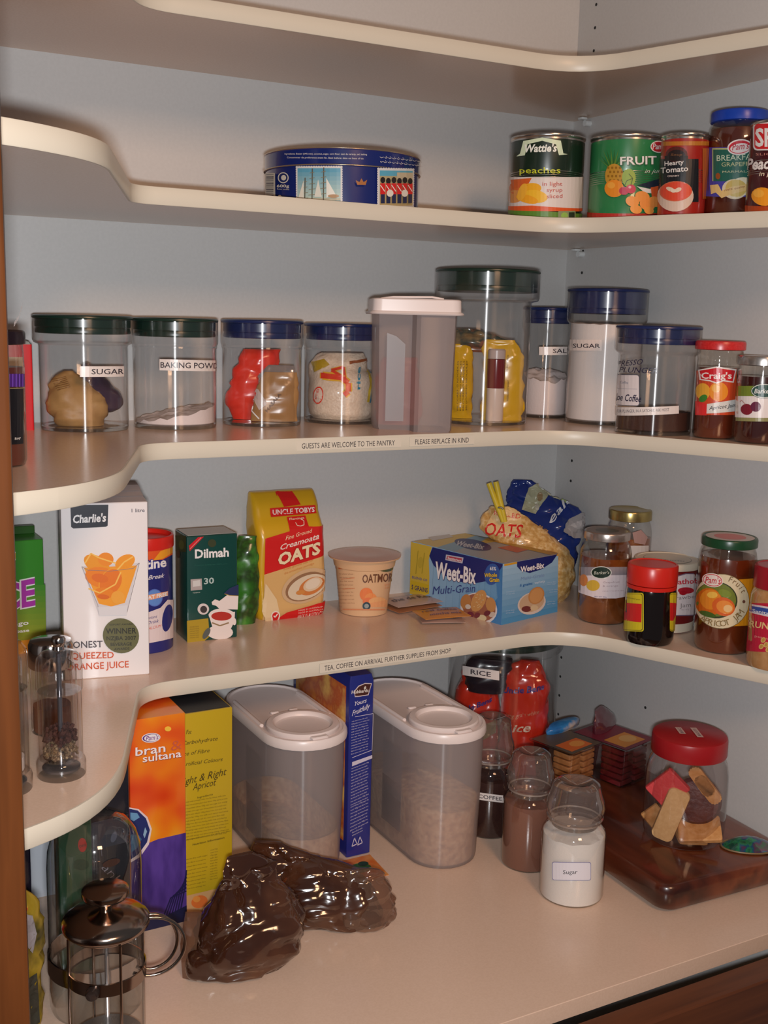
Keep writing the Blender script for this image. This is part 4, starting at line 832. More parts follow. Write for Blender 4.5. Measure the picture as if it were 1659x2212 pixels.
A.text('Multi-Grain', 923, 1264, 1016, 1269, 17, (.03, .04, .20), .0, .1); A.ell(1056, 1233, 19, 25, (.03, .10, .36)); A.text('65%', 1050, 1223, 1066, 1225, 8, (.8, .8, .8), .02); A.outl('Whole', 1037, 1238, 1069, 1240, 9, (.78, .52, .05), (.1, .05, .03), .04, .03); A.outl('Grain', 1050, 1250, 1075, 1252, 9, (.78, .52, .05), (.1, .05, .03), .04, .03)
A.ell(1028, 1308, 47, 33, (.72, .68, .68), 30, 26); A.ell(1028, 1306, 43, 28, (.34, .12, .07), 30, 24)
for a, b, p_, q_, ro, cc in ((1026, 1290, 17, 25, 25, (.60, .30, .10)), (996, 1288, 12, 16, 0, (.50, .22, .07)), (1056, 1303, 12, 18, -20, (.54, .26, .09)), (1035, 1330, 12, 7, 20, (.68, .56, .34)), (1008, 1318, 9, 6, 30, (.18, .03, .05)), (1060, 1326, 8, 6, 0, (.62, .5, .42)), (1002, 1300, 7, 5, 30, (.66, .58, .5)), (1024, 1322, 7, 6, 0, (.2, .04, .05)), (1048, 1321, 8, 6, 0, (.16, .03, .04))): A.ell(a, b, p_, q_, cc, ro, 14)
R2 = random.Random(3)
for k in range(26): A.ell(1016+R2.random()*22, 1275+R2.random()*32, 1.6, 1.3, (.74, .50, .24), 0, 6); A.ly -= A.step
A.done()
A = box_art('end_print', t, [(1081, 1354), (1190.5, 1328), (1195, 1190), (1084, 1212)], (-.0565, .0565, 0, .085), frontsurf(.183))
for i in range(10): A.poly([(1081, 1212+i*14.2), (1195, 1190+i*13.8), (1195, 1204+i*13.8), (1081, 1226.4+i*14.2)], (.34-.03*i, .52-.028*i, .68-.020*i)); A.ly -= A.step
A.ly += A.step
A.poly([(1084, 1212), (1195, 1190), (1195, 1194), (1084, 1217)], (.66, .32, .02)); A.poly([(1110, 1207), (1193, 1191), (1182, 1210), (1160, 1226), (1136, 1234), (1118, 1228), (1110, 1218)], NAVY); weet(A, (1117, 1232), (1166, 1222), 13); A.text('Multi-Grain', 1118, 1251, 1166, 1243, 8, (.2, .28, .48), 0, .1); A.text('5 grains', 1116, 1266, 1142, 1261, 6, (.02, .12, .35), .02, .1); A.text('variety', 1146, 1260, 1168, 1256, 6, (.55, .65, .75), .02)
A.ell(1141, 1305, 30, 25, (.66, .56, .50), -30, 24); A.ell(1141, 1303, 27, 21, (.56, .38, .24), -30, 22); A.ell(1150, 1287, 16, 21, (.52, .24, .08), 20, 16); A.ell(1150, 1287, 13, 18, (.60, .30, .11), 20, 16); A.ell(1130, 1318, 10, 7, (.16, .03, .03)); A.ell(1146, 1316, 8, 7, (.66, .5, .3))
for a, b in ((1088, 1278), (1088, 1322), (1172, 1258), (1176, 1276), (1172, 1304)): A.small(2, a, b, a+18, 5, 2.6, (.5, .62, .75), -.1, int(a)); 
A.done()
A = box_art('top_print', t, [(1084, 1212), (1195, 1190), (985, 1129), (874, 1151)], (-.0565, .0565, -.0915, .0915), topsurf(.085))
A.poly([(874, 1151), (985, 1129), (1066, 1153), (960, 1176)], (.60, .44, .10)); A.poly([(960, 1176), (1066, 1153), (1195, 1190), (1084, 1212)], (.34, .36, .40)); A.poly([(935, 1168), (1010, 1137), (1040, 1146), (975, 1180)], (.20, .36, .50)); A.poly([(905, 1140), (950, 1132), (962, 1140), (920, 1150)], (.52, .50, .48)); A.ell(1010, 1162, 44, 13, NAVY, 16, 22); A.text('Weet-Bix', 972, 1163, 1035, 1176, 12, (.55, .55, .62), .03, 0, (.25, -1)); A.poly([(1065, 1172), (1100, 1165), (1135, 1178), (1108, 1186)], (.52, .10, .08)); A.poly([(1180, 1194), (1195, 1190), (1040, 1145), (1030, 1148)], (.55, .30, .04)); A.done()

# bag of rolled oats held shut by a peg
OATS = pm('rolled_oats_in_film', (.48, .25, .07), .3, coat=.8, bump=(.8, .002), scale=150, noise_col=[(.60, .36, .12), (.74, .52, .26)])
fo = face(-.100, -.110)
t = T('oats_bag', 'clear bag of rolled oats with red lettering, twisted shut by a yellow peg', 'bag', (-.0990, -.1030, Z4), fo)
ob = bagloft('bag_body', [(0, .012, 0, .028, .022, 0), (.012, .012, 0, .034, .030, 0), (.035, .012, 0, .040, .034, 0), (.06, .006, 0, .044, .034, 0), (.078, -.010, 0, .048, .028, 0), (.092, -.030, 0, .054, .022, 0), (.105, -.044, 0, .050, .016, 0), (.118, -.052, .004, .036, .010, 0), (.130, -.060, .004, .022, .005, 0), (.136, -.062, .004, .014, .003, 0)], OATS, t, rows=44, n=44, amp=.003, fr=34, seed=51)
A = Art('printed_film', t, plane_map(t, -.025), castsurf(tri_of(ob)), cell=5, base=.0008, step=.0003); A.cell2 = True
CR = (.72, .50, .24)
A.poly([(1050, 1138), (1070, 1105), (1095, 1098), (1125, 1112), (1124, 1150), (1075, 1158), (1052, 1154)], CR)
A.text('OATS', 1046, 1158, 1126, 1163, 24, (.62, .02, .015), .01, .1, (.12, -1)); A.text('ROLLED', 1066, 1118, 1122, 1127, 9, (.62, .03, .02), .0, 0, (.1, -1)); A.text('1.5kg', 1160, 1137, 1196, 1146, 8, (.35, .18, .05), .02); A.done()
t = T('clothes_peg', 'yellow wooden peg clipped upright on the oats bag', 'peg', (-.0990, -.1030, Z4), fo)
YP = pm('yellow_peg_paint', (.62, .47, .03), .4)
for s_, (x0, z0, x1, z1) in ((-1, (-.0790, .1740, -.0560, .1180)), (1, (-.0690, .1765, -.0530, .1180))):
    tube('peg_half', [(x0, -.022, z0), (x0*.4+x1*.6, -.0225, z0*.4+z1*.6), (x1, -.022, z1)], [.0040, .0042, .0036], YP, t, 6)
tube('spring', [(-.0640, -.0275, .1395), (-.0590, -.028, .1400), (-.0560, -.0275, .1375)], .0013, pm('peg_spring_steel', (.18, .17, .15), .4, .8), t, 8)

# blue bag in the corner behind
t = T('cereal_bag', 'dark blue printed cereal bag slumped in the shelf corner', 'bag', (-.0560, -.0520, Z4), face(-.056, -.052))
ob = bagloft('bag_body', [(0, 0, 0, .030, .020, 0), (.02, 0, 0, .042, .030, 0), (.06, .006, 0, .046, .034, 0), (.09, .004, 0, .052, .028, 0), (.112, .000, .004, .060, .018, 0), (.128, -.006, .010, .054, .012, 0), (.140, -.022, .016, .040, .010, 0), (.155, -.034, .018, .026, .008, 0), (.166, -.036, .020, .014, .003, 0)], pm('blue_bag_film', (.012, .03, .17), .18), t, rows=46, n=56, amp=.0055, fr=34, seed=61)
A = Art('printed_film', t, plane_map(t, -.02), castsurf(tri_of(ob)), cell=5, base=.0008, step=.0003); A.cell2 = True
A.poly([(1140, 1062), (1162, 1050), (1212, 1036), (1238, 1060), (1212, 1076), (1190, 1070), (1172, 1092), (1156, 1115), (1126, 1106)], (.36, .36, .24)); A.poly([(1164, 1052), (1212, 1036), (1236, 1058), (1200, 1066)], (.48, .42, .26)); A.ell(1166, 1080, 6, 9, (.26, .18, .09)); A.ell(1160, 1100, 5, 7, (.42, .40, .32)); A.ell(1178, 1052, 8, 5, (.42, .30, .16)); A.poly([(1222, 1064), (1240, 1066), (1236, 1074), (1220, 1072)], (.22, .30, .05))
A.text('eals', 1192, 1134, 1236, 1088, 15, (.62, .64, .68), .01, .2, (-.7, -.7)); A.poly([(1222, 1130), (1262, 1112), (1300, 1104), (1320, 1150), (1290, 1172), (1240, 1165), (1216, 1150)], (.30, .29, .30)); A.poly([(1228, 1138), (1290, 1120), (1312, 1142), (1280, 1155)], (.40, .39, .40)); A.done()

# jars on shelf 4
MRM = pm('orange_marmalade', (.17, .042, .007), .25, coat=.8, noise_col=[(.28, .08, .016)], scale=60)
SIL = pm('silver_lid', (.62, .58, .55), .25, .9)
c = jar(-.0859, -.2351, Z4, .0352, .1270, .0318, .1150, JG, MRM, pm('silver_lid_worn', (.55, .48, .44), .25, .85), 'marmalade_jar', 'marmalade jar with silver lid and white citrus label beside the oats bag', 'jar', fh=.092, shoulder=.015)
A = cyl_art('front_label', c, .0352, .1270, cell=8)
A.rect(1250, 1224, 1365, 1246, (.30, .26, .28)); A.poly([(1250, 1243), (1365, 1241), (1365, 1286), (1330, 1292), (1290, 1292), (1250, 1280)], (.76, .66, .68)); A.ell(1299, 1236, 22, 13.5, (.68, .68, .62)); A.ell(1299, 1236, 20, 12, (.015, .03, .02)); A.text("Barker's", 1284, 1240, 1316, 1239, 7, (.6, .62, .52), 0, .2); A.ell(1262, 1253, 9, 13, (.66, .22, .05)); A.ell(1282, 1264, 14, 12, (.66, .42, .05)); A.text('Grapefruit', 1303, 1259, 1337, 1258, 4, (.42, .30, .32)); A.text('& orange', 1302, 1267, 1334, 1266, 4, (.42, .30, .32)); A.text('marmalade', 1302, 1277, 1346, 1276, 3, (.5, .38, .4)); A.text('NET WT 350g', 1285, 1289, 1310, 1290, 2.5, (.12, .1, .25)); A.done()
cap_disc(c, .0295, .1263, ((1, (.20, .17, .16)), (.55, (.10, .10, .09))))
c = jar(-.0170, -.2020, Z4, .0318, .1470, .0305, .1320, JG, MRM, pm('gold_lid', (.42, .32, .12), .25, .85), 'marmalade_jar', 'taller marmalade jar with gold lid at the back of the shelf', 'jar', fh=.108, shoulder=.016)
A = cyl_art('front_label', c, .0318, .1470, cell=8); A.poly([(1366, 1150), (1384, 1144), (1398, 1160), (1392, 1176), (1370, 1172)], (.36, .22, .20)); A.poly([(1360, 1178), (1400, 1178), (1400, 1240), (1360, 1240)], (.55, .50, .48)); A.done()
t = T('jam_tub', 'wide strawberry jam tub with a cream lid behind the red lidded jar', 'tub', (-.0312, -.2977, Z4), face(-.03, -.3))
CRM = pm('cream_plastic', (.62, .54, .42), .35)
lathe('tub_body', [(.037, 0), (.039, .001), (.0395, .004), (.0415, .088)], pm('strawberry_jam', (.16, .012, .012), .25, coat=.5), t, 56)
lathe('base_band', [(.0396, .0015), (.0400, .002), (.0402, .013), (.0399, .0135)], CRM, t, 56, caps=(False, False))
lathe('lid', [(.0418, .0860), (.0442, .0865), (.0446, .0880), (.0444, .0940), (.0436, .0955), (.0400, .0960), (.0392, .0950), (.036, .0948), (0, .0948)], CRM, t, 56)
A = cyl_art('front_label', t, .0412, .0960, cell=8)
A.poly([(1440, 1262), (1450, 1247), (1480, 1238), (1520, 1238), (1520, 1330), (1440, 1330)], (.18, .13, .2)); A.poly([(1442, 1262), (1452, 1249), (1480, 1240), (1520, 1240), (1520, 1328), (1442, 1328)], (.72, .62, .62)); A.text('Anathoth', 1441, 1263, 1512, 1259, 11, (.55, .02, .04), .02); A.ell(1480, 1275, 17, 7, (.45, .015, .03)); A.ell(1474, 1280, 8, 5, (.40, .01, .02)); A.text('Strawberry', 1446, 1296, 1518, 1290, 8, (.24, .20, .19), 0); A.text('Jam', 1467, 1312, 1490, 1310, 9, (.24, .20, .19), 0); A.text('NET 455g', 1470, 1318, 1486, 1317, 3, (.35, .3, .3)); A.done()
A = Art('lid_print', t, lambda x, y: (x, y), topsurf(.0949), base=.0001); A.ell(0, 0, .032, .032, (.20, .19, .17), n=32); A.ell(0, 0, .0312, .0312, (.60, .52, .41), n=32); A.text('ANATHOTH', -.022, -.014, .022, -.014, .006, (.12, .15, .14), .01, 0, (0, 1)); A.done()
t = T('yeast_spread_jar', 'dark yeast spread jar with bright red screw lid and yellow label', 'jar', (-.1000, -.3450, Z4), face(-.1, -.345))
lathe('jar_body', [(.025, 0), (.0295, .0015), (.0318, .007), (.0320, .012), (.0320, .066), (.0312, .0735), (.0300, .0770)], pm('near_black_jar', (.006, .003, .003), .12, coat=.6), t, 56)
lathe('tamper_ring', [(.0308, .0725), (.0318, .0728), (.0320, .0770), (.0314, .0776)], RED, t, 56)
lathe('lid', [(.0305, .0784), (.0322, .0788), (.0324, .0800), (.0322, .1020), (.0310, .1040), (.0290, .1044), (.0282, .1034), (0, .1034)], RED, t, 56)
A = cyl_art('front_label', t, .0321, .1044, cell=6)
for x0, x1 in ((1340, 1391), (1445, 1480)):
    A.rr(x0, 1280, x1, 1364, 5, (.62, .52, .02)); A.rr(x0, 1282, x1-2.5, 1362, 4, (.02, .015, .01)); A.rr(x0, 1283, x1-3.5, 1361, 4, (.62, .50, .02)); A.poly([(x0, 1301), (x1-4, 1304), (x1-5, 1344), (x0, 1340)], (.60, .02, .02))
A.text('concentrated yeast', 1352, 1291, 1384, 1296, 3, (.1, .05, .01)); A.done()
c = jar(-.0334, -.4086, Z4, .0358, .1465, .0345, .1345, JG, pm('apricot_jam', (.14, .022, .004), .25, coat=.8), pm('dark_green_metal_lid', (.008, .055, .020), .3), 'jam_jar', 'large apricot jam jar with dark green lid and oval cream label', 'jar', fh=.122, shoulder=.016)
cap_disc(c, .030, .1458, ((1, (.50, .42, .38)), (.66, (.55, .14, .12))))
A = cyl_art('front_label', c, .0358, .1465, cell=7)
A.poly([(1580, 1252), (1632, 1248), (1632, 1350), (1580, 1352)], (.72, .28, .01)); A.ell(1558, 1298, 59, 60, (.16, .10, .04), 8, 32); A.ell(1558, 1298, 58, 58.5, (.70, .60, .40), 8, 32); A.ell(1547, 1295, 45, 40, (.04, .05, .02), 4, 28); A.ell(1546, 1294, 43, 37, (.16, .20, .03), 4, 28)
A.ell(1532, 1300, 29, 31, (.62, .13, .01), 10); A.ell(1536, 1294, 22, 22, (.74, .24, .02), 10); A.ell(1540, 1284, 11, 7, (.85, .50, .08)); A.ell(1563, 1309, 24, 20, (.66, .12, .02), 20); A.ell(1566, 1310, 18, 14, (.78, .26, .04), 20); A.ell(1572, 1313, 9, 8, (.82, .52, .22)); A.ell(1566, 1280, 14, 8, (.20, .26, .03), 20); A.ell(1530, 1326, 18, 6, (.06, .12, .02), 15)
A.ell(1541, 1252, 22, 15, (.80, .70, .64), 10); A.ell(1541, 1252, 20, 13, (.60, .02, .03), 10); A.ell(1541, 1252, 18.5, 11.5, (.80, .70, .64), 10); A.text("Pam's", 1526, 1258, 1558, 1260, 14, (.56, .02, .04), .01, .2)
A.arc('Fruit', 1556, 1298, 47, 47, 70, 20, 12, (.20, .12, .05)); A.arc('APRICOT JAM', 1553, 1292, 60, 60, 230, 330, 13, (.24, .15, .05), 0, True); A.ell(1604, 1298, 3, 3.5, (.15, .06, .04)); A.done()
t = T('peanut_butter_jar', 'peanut butter jar with dark red lid and red label at the shelf end', 'jar', (-.0300, -.4920, Z4), face(-.03, -.492))
lathe('jar_body', [(.027, 0), (.0315, .0015), (.0333, .007), (.0333, .088), (.031, .0960), (.0295, .0990)], pm('peanut_butter', (.42, .20, .07), .2, coat=.8, noise_col=[(.50, .27, .11)], scale=90), t, 56)
lathe('lid', [(.0305, .0985), (.0318, .0990), (.0320, .1005), (.0318, .1240), (.0305, .1258), (.0285, .1262), (.0280, .1254), (0, .1254)], pm('dark_red_lid', (.34, .008, .02), .3), t, 56)
A = cyl_art('front_label', t, .0334, .1262, cell=6)
A.rect(1600, 1302, 1760, 1408, (.50, .015, .045)); A.poly([(1617, 1303), (1700, 1316), (1700, 1340), (1617, 1322)], (.7, .6, .62)); A.poly([(1617, 1307), (1700, 1320), (1700, 1336), (1617, 1319)], (.03, .07, .32)); A.text('Sanitarium', 1627, 1321, 1690, 1333, 6.5, (.7, .68, .7), .02); A.text('CRUNCHY', 1606, 1352, 1706, 1364, 14, (.76, .52, .22), .02, .15); A.text('peanut butter', 1632, 1376, 1700, 1388, 5, (.7, .3, .25))
for a, b in ((1650, 1382), (1656, 1392), (1646, 1396), (1660, 1402)): A.ell(a, b, 5, 6.5, (.66, .42, .14), 30, 10); A.ell(a, b, 3, 4.5, (.5, .28, .06), 30, 8)
A.done()

# glass mills and shaker at the front left of shelf 4
CHR = pm('chrome', (.62, .60, .60), .12, 1.0)
TG = clear('thick_acrylic', (.97, .965, .965), .05, 1.15, .03)
def grains(name, x, y, z, r, z0, z1, n, rad, mat, label, cat, seed):
    R = random.Random(seed); V = []; F = []
    for i in range(n):
        a = R.random()*6.283; q = r*math.sqrt(R.random()); c0 = Vector((q*math.cos(a), q*math.sin(a), z0+(z1-z0)*R.random()*(1-.35*(q/r)**2)))
        k = rad*(.8+.4*R.random()); b = len(V)
        for d in ((0, 0, 1), (.94, 0, .33), (-.47, .82, .33), (-.47, -.82, .33), (.47, .82, -.33), (.47, -.82, -.33), (-.94, 0, -.33), (0, 0, -1)): V.append(c0+Vector(d)*k)
        for f in ((0, 1, 4), (0, 4, 2), (0, 2, 6), (0, 6, 3), (0, 3, 5), (0, 5, 1), (1, 5, 4), (2, 4, 6), (3, 6, 5), (7, 4, 5), (7, 6, 4), (7, 5, 6)): F.append(tuple(b+j for j in f))
    o = mesh(name, V, F, mat, None, smooth=80, loc=(x, y, z)); stuff(o, label, cat); return o
def mill(x, y, sc, hh, label, grp=None):
    t = T('spice_mill', label, 'mill', (x, y, Z4), face(x, y)); s = sc
    lathe('base', [(.0205*s, 0), (.0214*s, .0015), (.0214*s, .0125), (.0205*s, .0150), (.0190*s, .0165)], TG, t, 40)
    lathe('grinder_disc', [(.0150*s, .0050), (.0165*s, .0060), (.0165*s, .0080), (.0150*s, .0090)], pm('dark_grinder', (.10, .09, .09), .3, .4), t, 32)
    lathe('body', [(.0190*s, .0168), (.0190*s, .078*hh)], TG, t, 40, caps=(True, True)); lathe('body_lining', [(.0155*s, .0175), (.0155*s, .076*hh)], TG, t, 40, caps=(False, False))
    lathe('head', [(.0192*s, .0785*hh), (.0202*s, .0800*hh), (.0202*s, .1010*hh), (.0192*s, .1080*hh), (.0155*s, .1125*hh), (.0075*s, .1140*hh), (.004, .1140*hh)], TG, t, 20, smooth=20)
    lathe('head_lining', [(.0150*s, .082*hh), (.0150*s, .100*hh), (.009*s, .106*hh)], TG, t, 14, smooth=10, caps=(False, False))
    lathe('rod', [(.0022, .006), (.0022, .112*hh)], pm('steel_rod', (.35, .34, .38), .25, .9), t, 12)
    lathe('knob', [(.0038, .1145*hh), (.0052, .1155*hh), (.0045, .1185*hh), (.0062, .1215*hh), (.0064, .1250*hh), (.0052, .1270*hh), (0, .1272*hh)], CHR, t, 24)
    return t
mill(-.8808, -.4530, 1, 1.0, 'clear acrylic pepper mill with chrome knob, dark peppercorns inside')
grains('peppercorns', -.8808, -.4530, Z4, .0140, .031, .047, 170, .0022, pm('dark_peppercorn', (.055, .022, .018), .6, noise_col=[(.10, .04, .03)], scale=300), 'dark peppercorns in the clear acrylic mill', 'peppercorns', 1)
grains('cracked_pepper', -.8808, -.4530, Z4, .0145, .0185, .031, 200, .0018, pm('pale_pepper', (.30, .20, .10), .7, noise_col=[(.12, .07, .04), (.45, .33, .2)], scale=250), 'paler cracked pepper at the bottom of the acrylic mill', 'peppercorns', 2)
mill(-.9290, -.4660, .95, 1.16, 'taller clear acrylic mill half hidden by the wooden door post')
fill(-.9290, -.4660, Z4+.0176, .0140, .012, SUG, 'white salt at the bottom of the taller acrylic mill', 'salt', 'salt', (0, 0), .0006, 9, 24)
t = T('shaker', 'small glass shaker with a polished steel top behind the pepper mill', 'shaker', (-.8640, -.3420, Z4), face(-.864, -.342))
lathe('glass_body', [(.0185, 0), (.0200, .001), (.0200, .070)], TG, t, 36); lathe('steel_top', [(.0205, .066), (.0212, .067), (.0212, .088), (.0195, .092), (.012, .0935), (0, .0935)], CHR, t, 40)
fill(-.8640, -.3420, Z4+.0012, .0180, .026, pm('brown_spice', (.20, .07, .03), .8), 'brown spice in the steel topped shaker', 'spice', 'spice', (0, 0), .001, 3, 24)
# ------------------------------------------------------------------ counter: boxes at the back left
def q8(P): return [(260+a/3.75, 1440+b/3.75) for a, b in P]
def Q8(x, y): return 260+x/3.75, 1440+y/3.75
FIRE = pm('flame_orange_card', (.62, .03, .006), .28, coat=.4, noise_col=[(.74, .10, .01), (.80, .22, .01), (.82, .42, .03)], scale=17, detail=1.5, nlo=.32, nhi=.68)
t = carton('cereal_box', 'tall orange and purple bran cereal box', 'box', (-.7415, -.1980), (.063, .180, .247), 0, FIRE, z=Z5)
A = box_art('front_print', t, [(287, 2012), (399, 1995), (401, 1508), (280, 1528)], (-.0315, .0315, 0, .247), frontsurf(.18))
PUR = pm('purple_cloth_picture', (.045, .022, .16), .3, coat=.4, noise_col=[(.10, .05, .30)], scale=60, stretch=(1, 1, .25), rot=(0, .9, 0))
A.poly([(285, 1838), (322, 1812), (340, 1805), (399, 1794), (399, 2000), (286, 2015)], PUR)
for k in range(7): A.line([(345+k*6, 1995), (366+k*5, 1940-k*4), (399, 1900-k*8+28)], 3, (.012, .010, .06))
A.poly([(285, 1970), (340, 1985), (399, 1960), (399, 2002), (286, 2015)], (.008, .010, .045))
A.poly([(281, 1728), (300, 1733), (318, 1752), (327, 1780), (321, 1815), (303, 1842), (284, 1853)], (.72, .60, .62)); A.poly([(281, 1731), (298, 1736), (315, 1755), (323, 1782), (317, 1810), (299, 1836), (284, 1846)], (.015, .025, .13)); A.poly([(283, 1740), (297, 1742), (302, 1752), (290, 1760), (283, 1756)], (.13, .30, .50)); A.poly([(284, 1790), (300, 1792), (306, 1802), (296, 1822), (285, 1830)], (.06, .16, .30)); A.poly([(313, 1775), (317, 1785), (312, 1800), (309, 1792)], (.25, .40, .55))
A.ell(362, 1546, 7, 6, (.84, .50, .05)); A.ell(*Q8(247, 476), 20, 11.5, (.75, .70, .74), -6); A.ell(*Q8(247, 476), 18, 9.5, (.10, .03, .22), -6); A.ell(*Q8(252, 476), 16, 8.5, (.80, .76, .78), -6); A.text("Pam's", *Q8(205, 500), *Q8(305, 488), 11, (.20, .04, .25), .01, .25)
for ox, cc in ((1.2, (.30, .02, .02)), (0, (.85, .78, .78))): A.text('bran', 293+ox, 1609+ox, 356+ox, 1600+ox, 20, cc, .012); A.text('sultana', 308+ox, 1624+ox, 390+ox, 1613+ox, 17, cc, .012)
A.text('&', 368, 1599, 391, 1594, 24, (.55, .10, .05), -.01); A.done()
YB = pm('mustard_card', (.50, .34, .012), .32, coat=.3)
t = T('cereal_box', 'mustard yellow open topped apricot cereal box with small print', 'box', (-.6810, -.1930, Z5), 0)
box('carton', (.056, .180, .243), (0, 0, 0), YB, t); box('painted_opening', (.052, .174, .0008), (0, 0, .2428), pm('box_inside_shade', (.012, .014, .018), .5), t, .0002)  # dark panel on the closed top paints the shade inside an open box
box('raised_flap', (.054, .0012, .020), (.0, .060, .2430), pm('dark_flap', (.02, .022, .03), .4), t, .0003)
A = box_art('front_print', t, [(400, 1985), (512, 1958), (498, 1521), (402, 1536)], (-.028, .028, 0, .243), frontsurf(.18))
A.poly([(398, 1927), (470, 1910), (512, 1896), (514, 1962), (398, 1990)], (.62, .34, .14)); A.ell(432, 1942, 20, 16, (.72, .16, .03), -20); A.ell(425, 1935, 9, 8, (.78, .28, .05))
BK = (.07, .045, .01)
for tt, a, b, c_, d, h in (('Low Fat', 470, 500, 582, 492, 8), ('High Carbohydrate', 400, 590, 782, 535, 7.5), ('Source of Fibre', 430, 665, 720, 622, 7.5), ('No Artificial Colours', 430, 740, 825, 685, 7.5), ('Light & Right', 480, 880, 858, 790, 15), ('Apricot', 588, 912, 775, 870, 14)):
    A.text(tt, *Q8(a, b), *Q8(c_, d), h, BK, .0, .3)
A.text('Ingredients', *Q8(625, 975), *Q8(750, 948), 4, BK)
A.small(13, *Q8(530, 1010), 260+890/3.75, 6.9, 3, (.16, .10, .01), -.17, 8); A.text('Nutrition Information', *Q8(585, 1365), *Q8(852, 1305), 4.5, BK, .01); A.small(1, *Q8(530, 1320), 260+905/3.75, 6, 3, BK, -.2, 5); A.small(9, *Q8(530, 1490), 260+715/3.75, 9, 3, (.16, .10, .01), -.2, 9); A.small(12, *Q8(735, 1410), 260+800/3.75, 6.4, 3, (.16, .10, .01), -.2, 10); A.done()

def dark(x, y, w_, d, h, col, label, rot=0, name='packet_box'):
    return carton(name, label, 'box', (x, y+d/2), (w_, d, h), rot, pm('card_'+name, col, .2, coat=.7), z=Z5)
t = dark(-.8070, -.3000, .060, .115, .246, (.012, .014, .022), 'glossy black drink box with thin script, left of the bran cereal box', 0, 'drink_box')
A = box_art('front_print', t, [(188, 2050), (284, 2030), (282, 1565), (185, 1580)], (-.030, .030, 0, .246), frontsurf(.115))
GRY = (.16, .15, .18)
A.text('anha', 232, 1866, 268, 1918, 17, (.30, .26, .30), -.01, 0, (.8, -.6)); A.line([(216, 1728), (232, 1722), (246, 1700), (256, 1672)], 1.2, GRY); A.line([(220, 1716), (212, 1700), (240, 1650)], 1, GRY); A.line([(213, 1830), (216, 1805), (224, 1798), (232, 1808), (234, 1840)], 1.2, GRY); A.poly([(206, 1770), (280, 1752), (280, 1812), (206, 1830)], (.035, .04, .06)); A.ell(255, 1800, 5, 12, (.10, .11, .16), 15); A.ell(250, 1856, 16, 8, (.07, .02, .01), -20); A.line([(225, 1700), (244, 1648), (250, 1610)], 1, GRY); A.done()
t = dark(-.8310, -.1650, .075, .070, .244, (.62, .66, .72), 'pale grey carton with diagonal red print behind the glass jug', 0, 'sachet_carton')
A = box_art('front_print', t, [(66, 2110), (205, 2085), (205, 1770), (66, 1800)], (-.0375, .0375, 0, .244), frontsurf(.07))
for a, b, c_, d, tt in ((130, 1812, 152, 1830, 'INST'), (83, 1836, 132, 1865, 'DRINK MIX'), (68, 1872, 112, 1904, 'INSTANT DRINK')): A.text(tt, a, b, c_, d, 6.5, (.45, .04, .05), .01, 0, (.4, -.9))
A.line([(153, 1800), (153, 1836)], 1, (.3, .33, .38)); A.line([(70, 1908), (110, 1902)], 1, (.5, .5, .55)); A.done()
dark(-.9060, -.3000, .050, .080, .225, (.008, .006, .016), 'plain near-black box beside the wooden door post', 0, 'dark_box')
t = dark(-.8440, -.3380, .034, .022, .190, (.008, .060, .030), 'dark green box with a red dot seen through the glass jug', 0, 'green_box')
A = box_art('front_print', t, [(118, 2080), (196, 2070), (190, 1815), (118, 1825)], (-.018, .018, 0, .19), frontsurf(.022)); A.ell(169, 1879, 9, 10, (.42, .02, .02)); A.text('tea', 162, 1883, 177, 1880, 5, (.12, .02, .02), .02); A.ell(166, 1907, 17, 8, (.006, .04, .02)); A.done()
t = T('foil_packet', 'gold edged red packet at the bottom left by the wooden door post', 'packet', (-.9350, -.4300, Z5), face(-.935, -.43))
ob = bagloft('packet_body', [(0, 0, 0, .030, .012, 0), (.03, 0, 0, .034, .020, 0), (.08, 0, 0, .038, .022, 0), (.12, 0, 0, .040, .018, 0), (.150, -.002, 0, .034, .012, 0), (.172, -.006, 0, .020, .006, 0), (.180, -.010, 0, .008, .002, 0)], pm('gold_film', (.36, .24, .015), .18, .35, noise_col=[(.42, .30, .03), (.05, .05, .02)], scale=22), t, rows=36, n=36, amp=.0035, seed=71)
A = Art('printed_film', t, plane_map(t, -.02), castsurf(tri_of(ob)), cell=9); A.cell2 = True
A.poly([(20, 1938), (46, 1945), (60, 1975), (52, 2010), (56, 2045), (30, 2070), (10, 2050)], (.60, .012, .012)); A.poly([(56, 1985), (70, 1990), (80, 2030), (70, 2070), (58, 2050)], (.26, .24, .26)); A.poly([(20, 2070), (52, 2050), (60, 2100), (50, 2130), (20, 2140)], (.12, .01, .015)); A.poly([(20, 2130), (80, 2110), (86, 2220), (20, 2240)], (.04, .04, .03)); A.done()

# glass jug behind the coffee press
t = T('glass_jug', 'domed clear glass jug with a chrome band behind the coffee press', 'jug', (-.8390, -.3950, Z5), face(-.839, -.395))
JGL = clear('jug_glass', (.95, .97, .97), .06, 1.7, .04)
lathe('glass_body', [(.040, 0), (.0440, .002), (.0452, .006), (.0452, .150), (.0440, .166), (.0400, .180), (.0330, .190), (.0240, .195), (.0120, .197), (0, .1975)], JGL, t, 56)
lathe('band', [(.0454, .0420), (.0466, .0424), (.0466, .0600), (.0454, .0604)], CHR, t, 56, caps=(False, False))

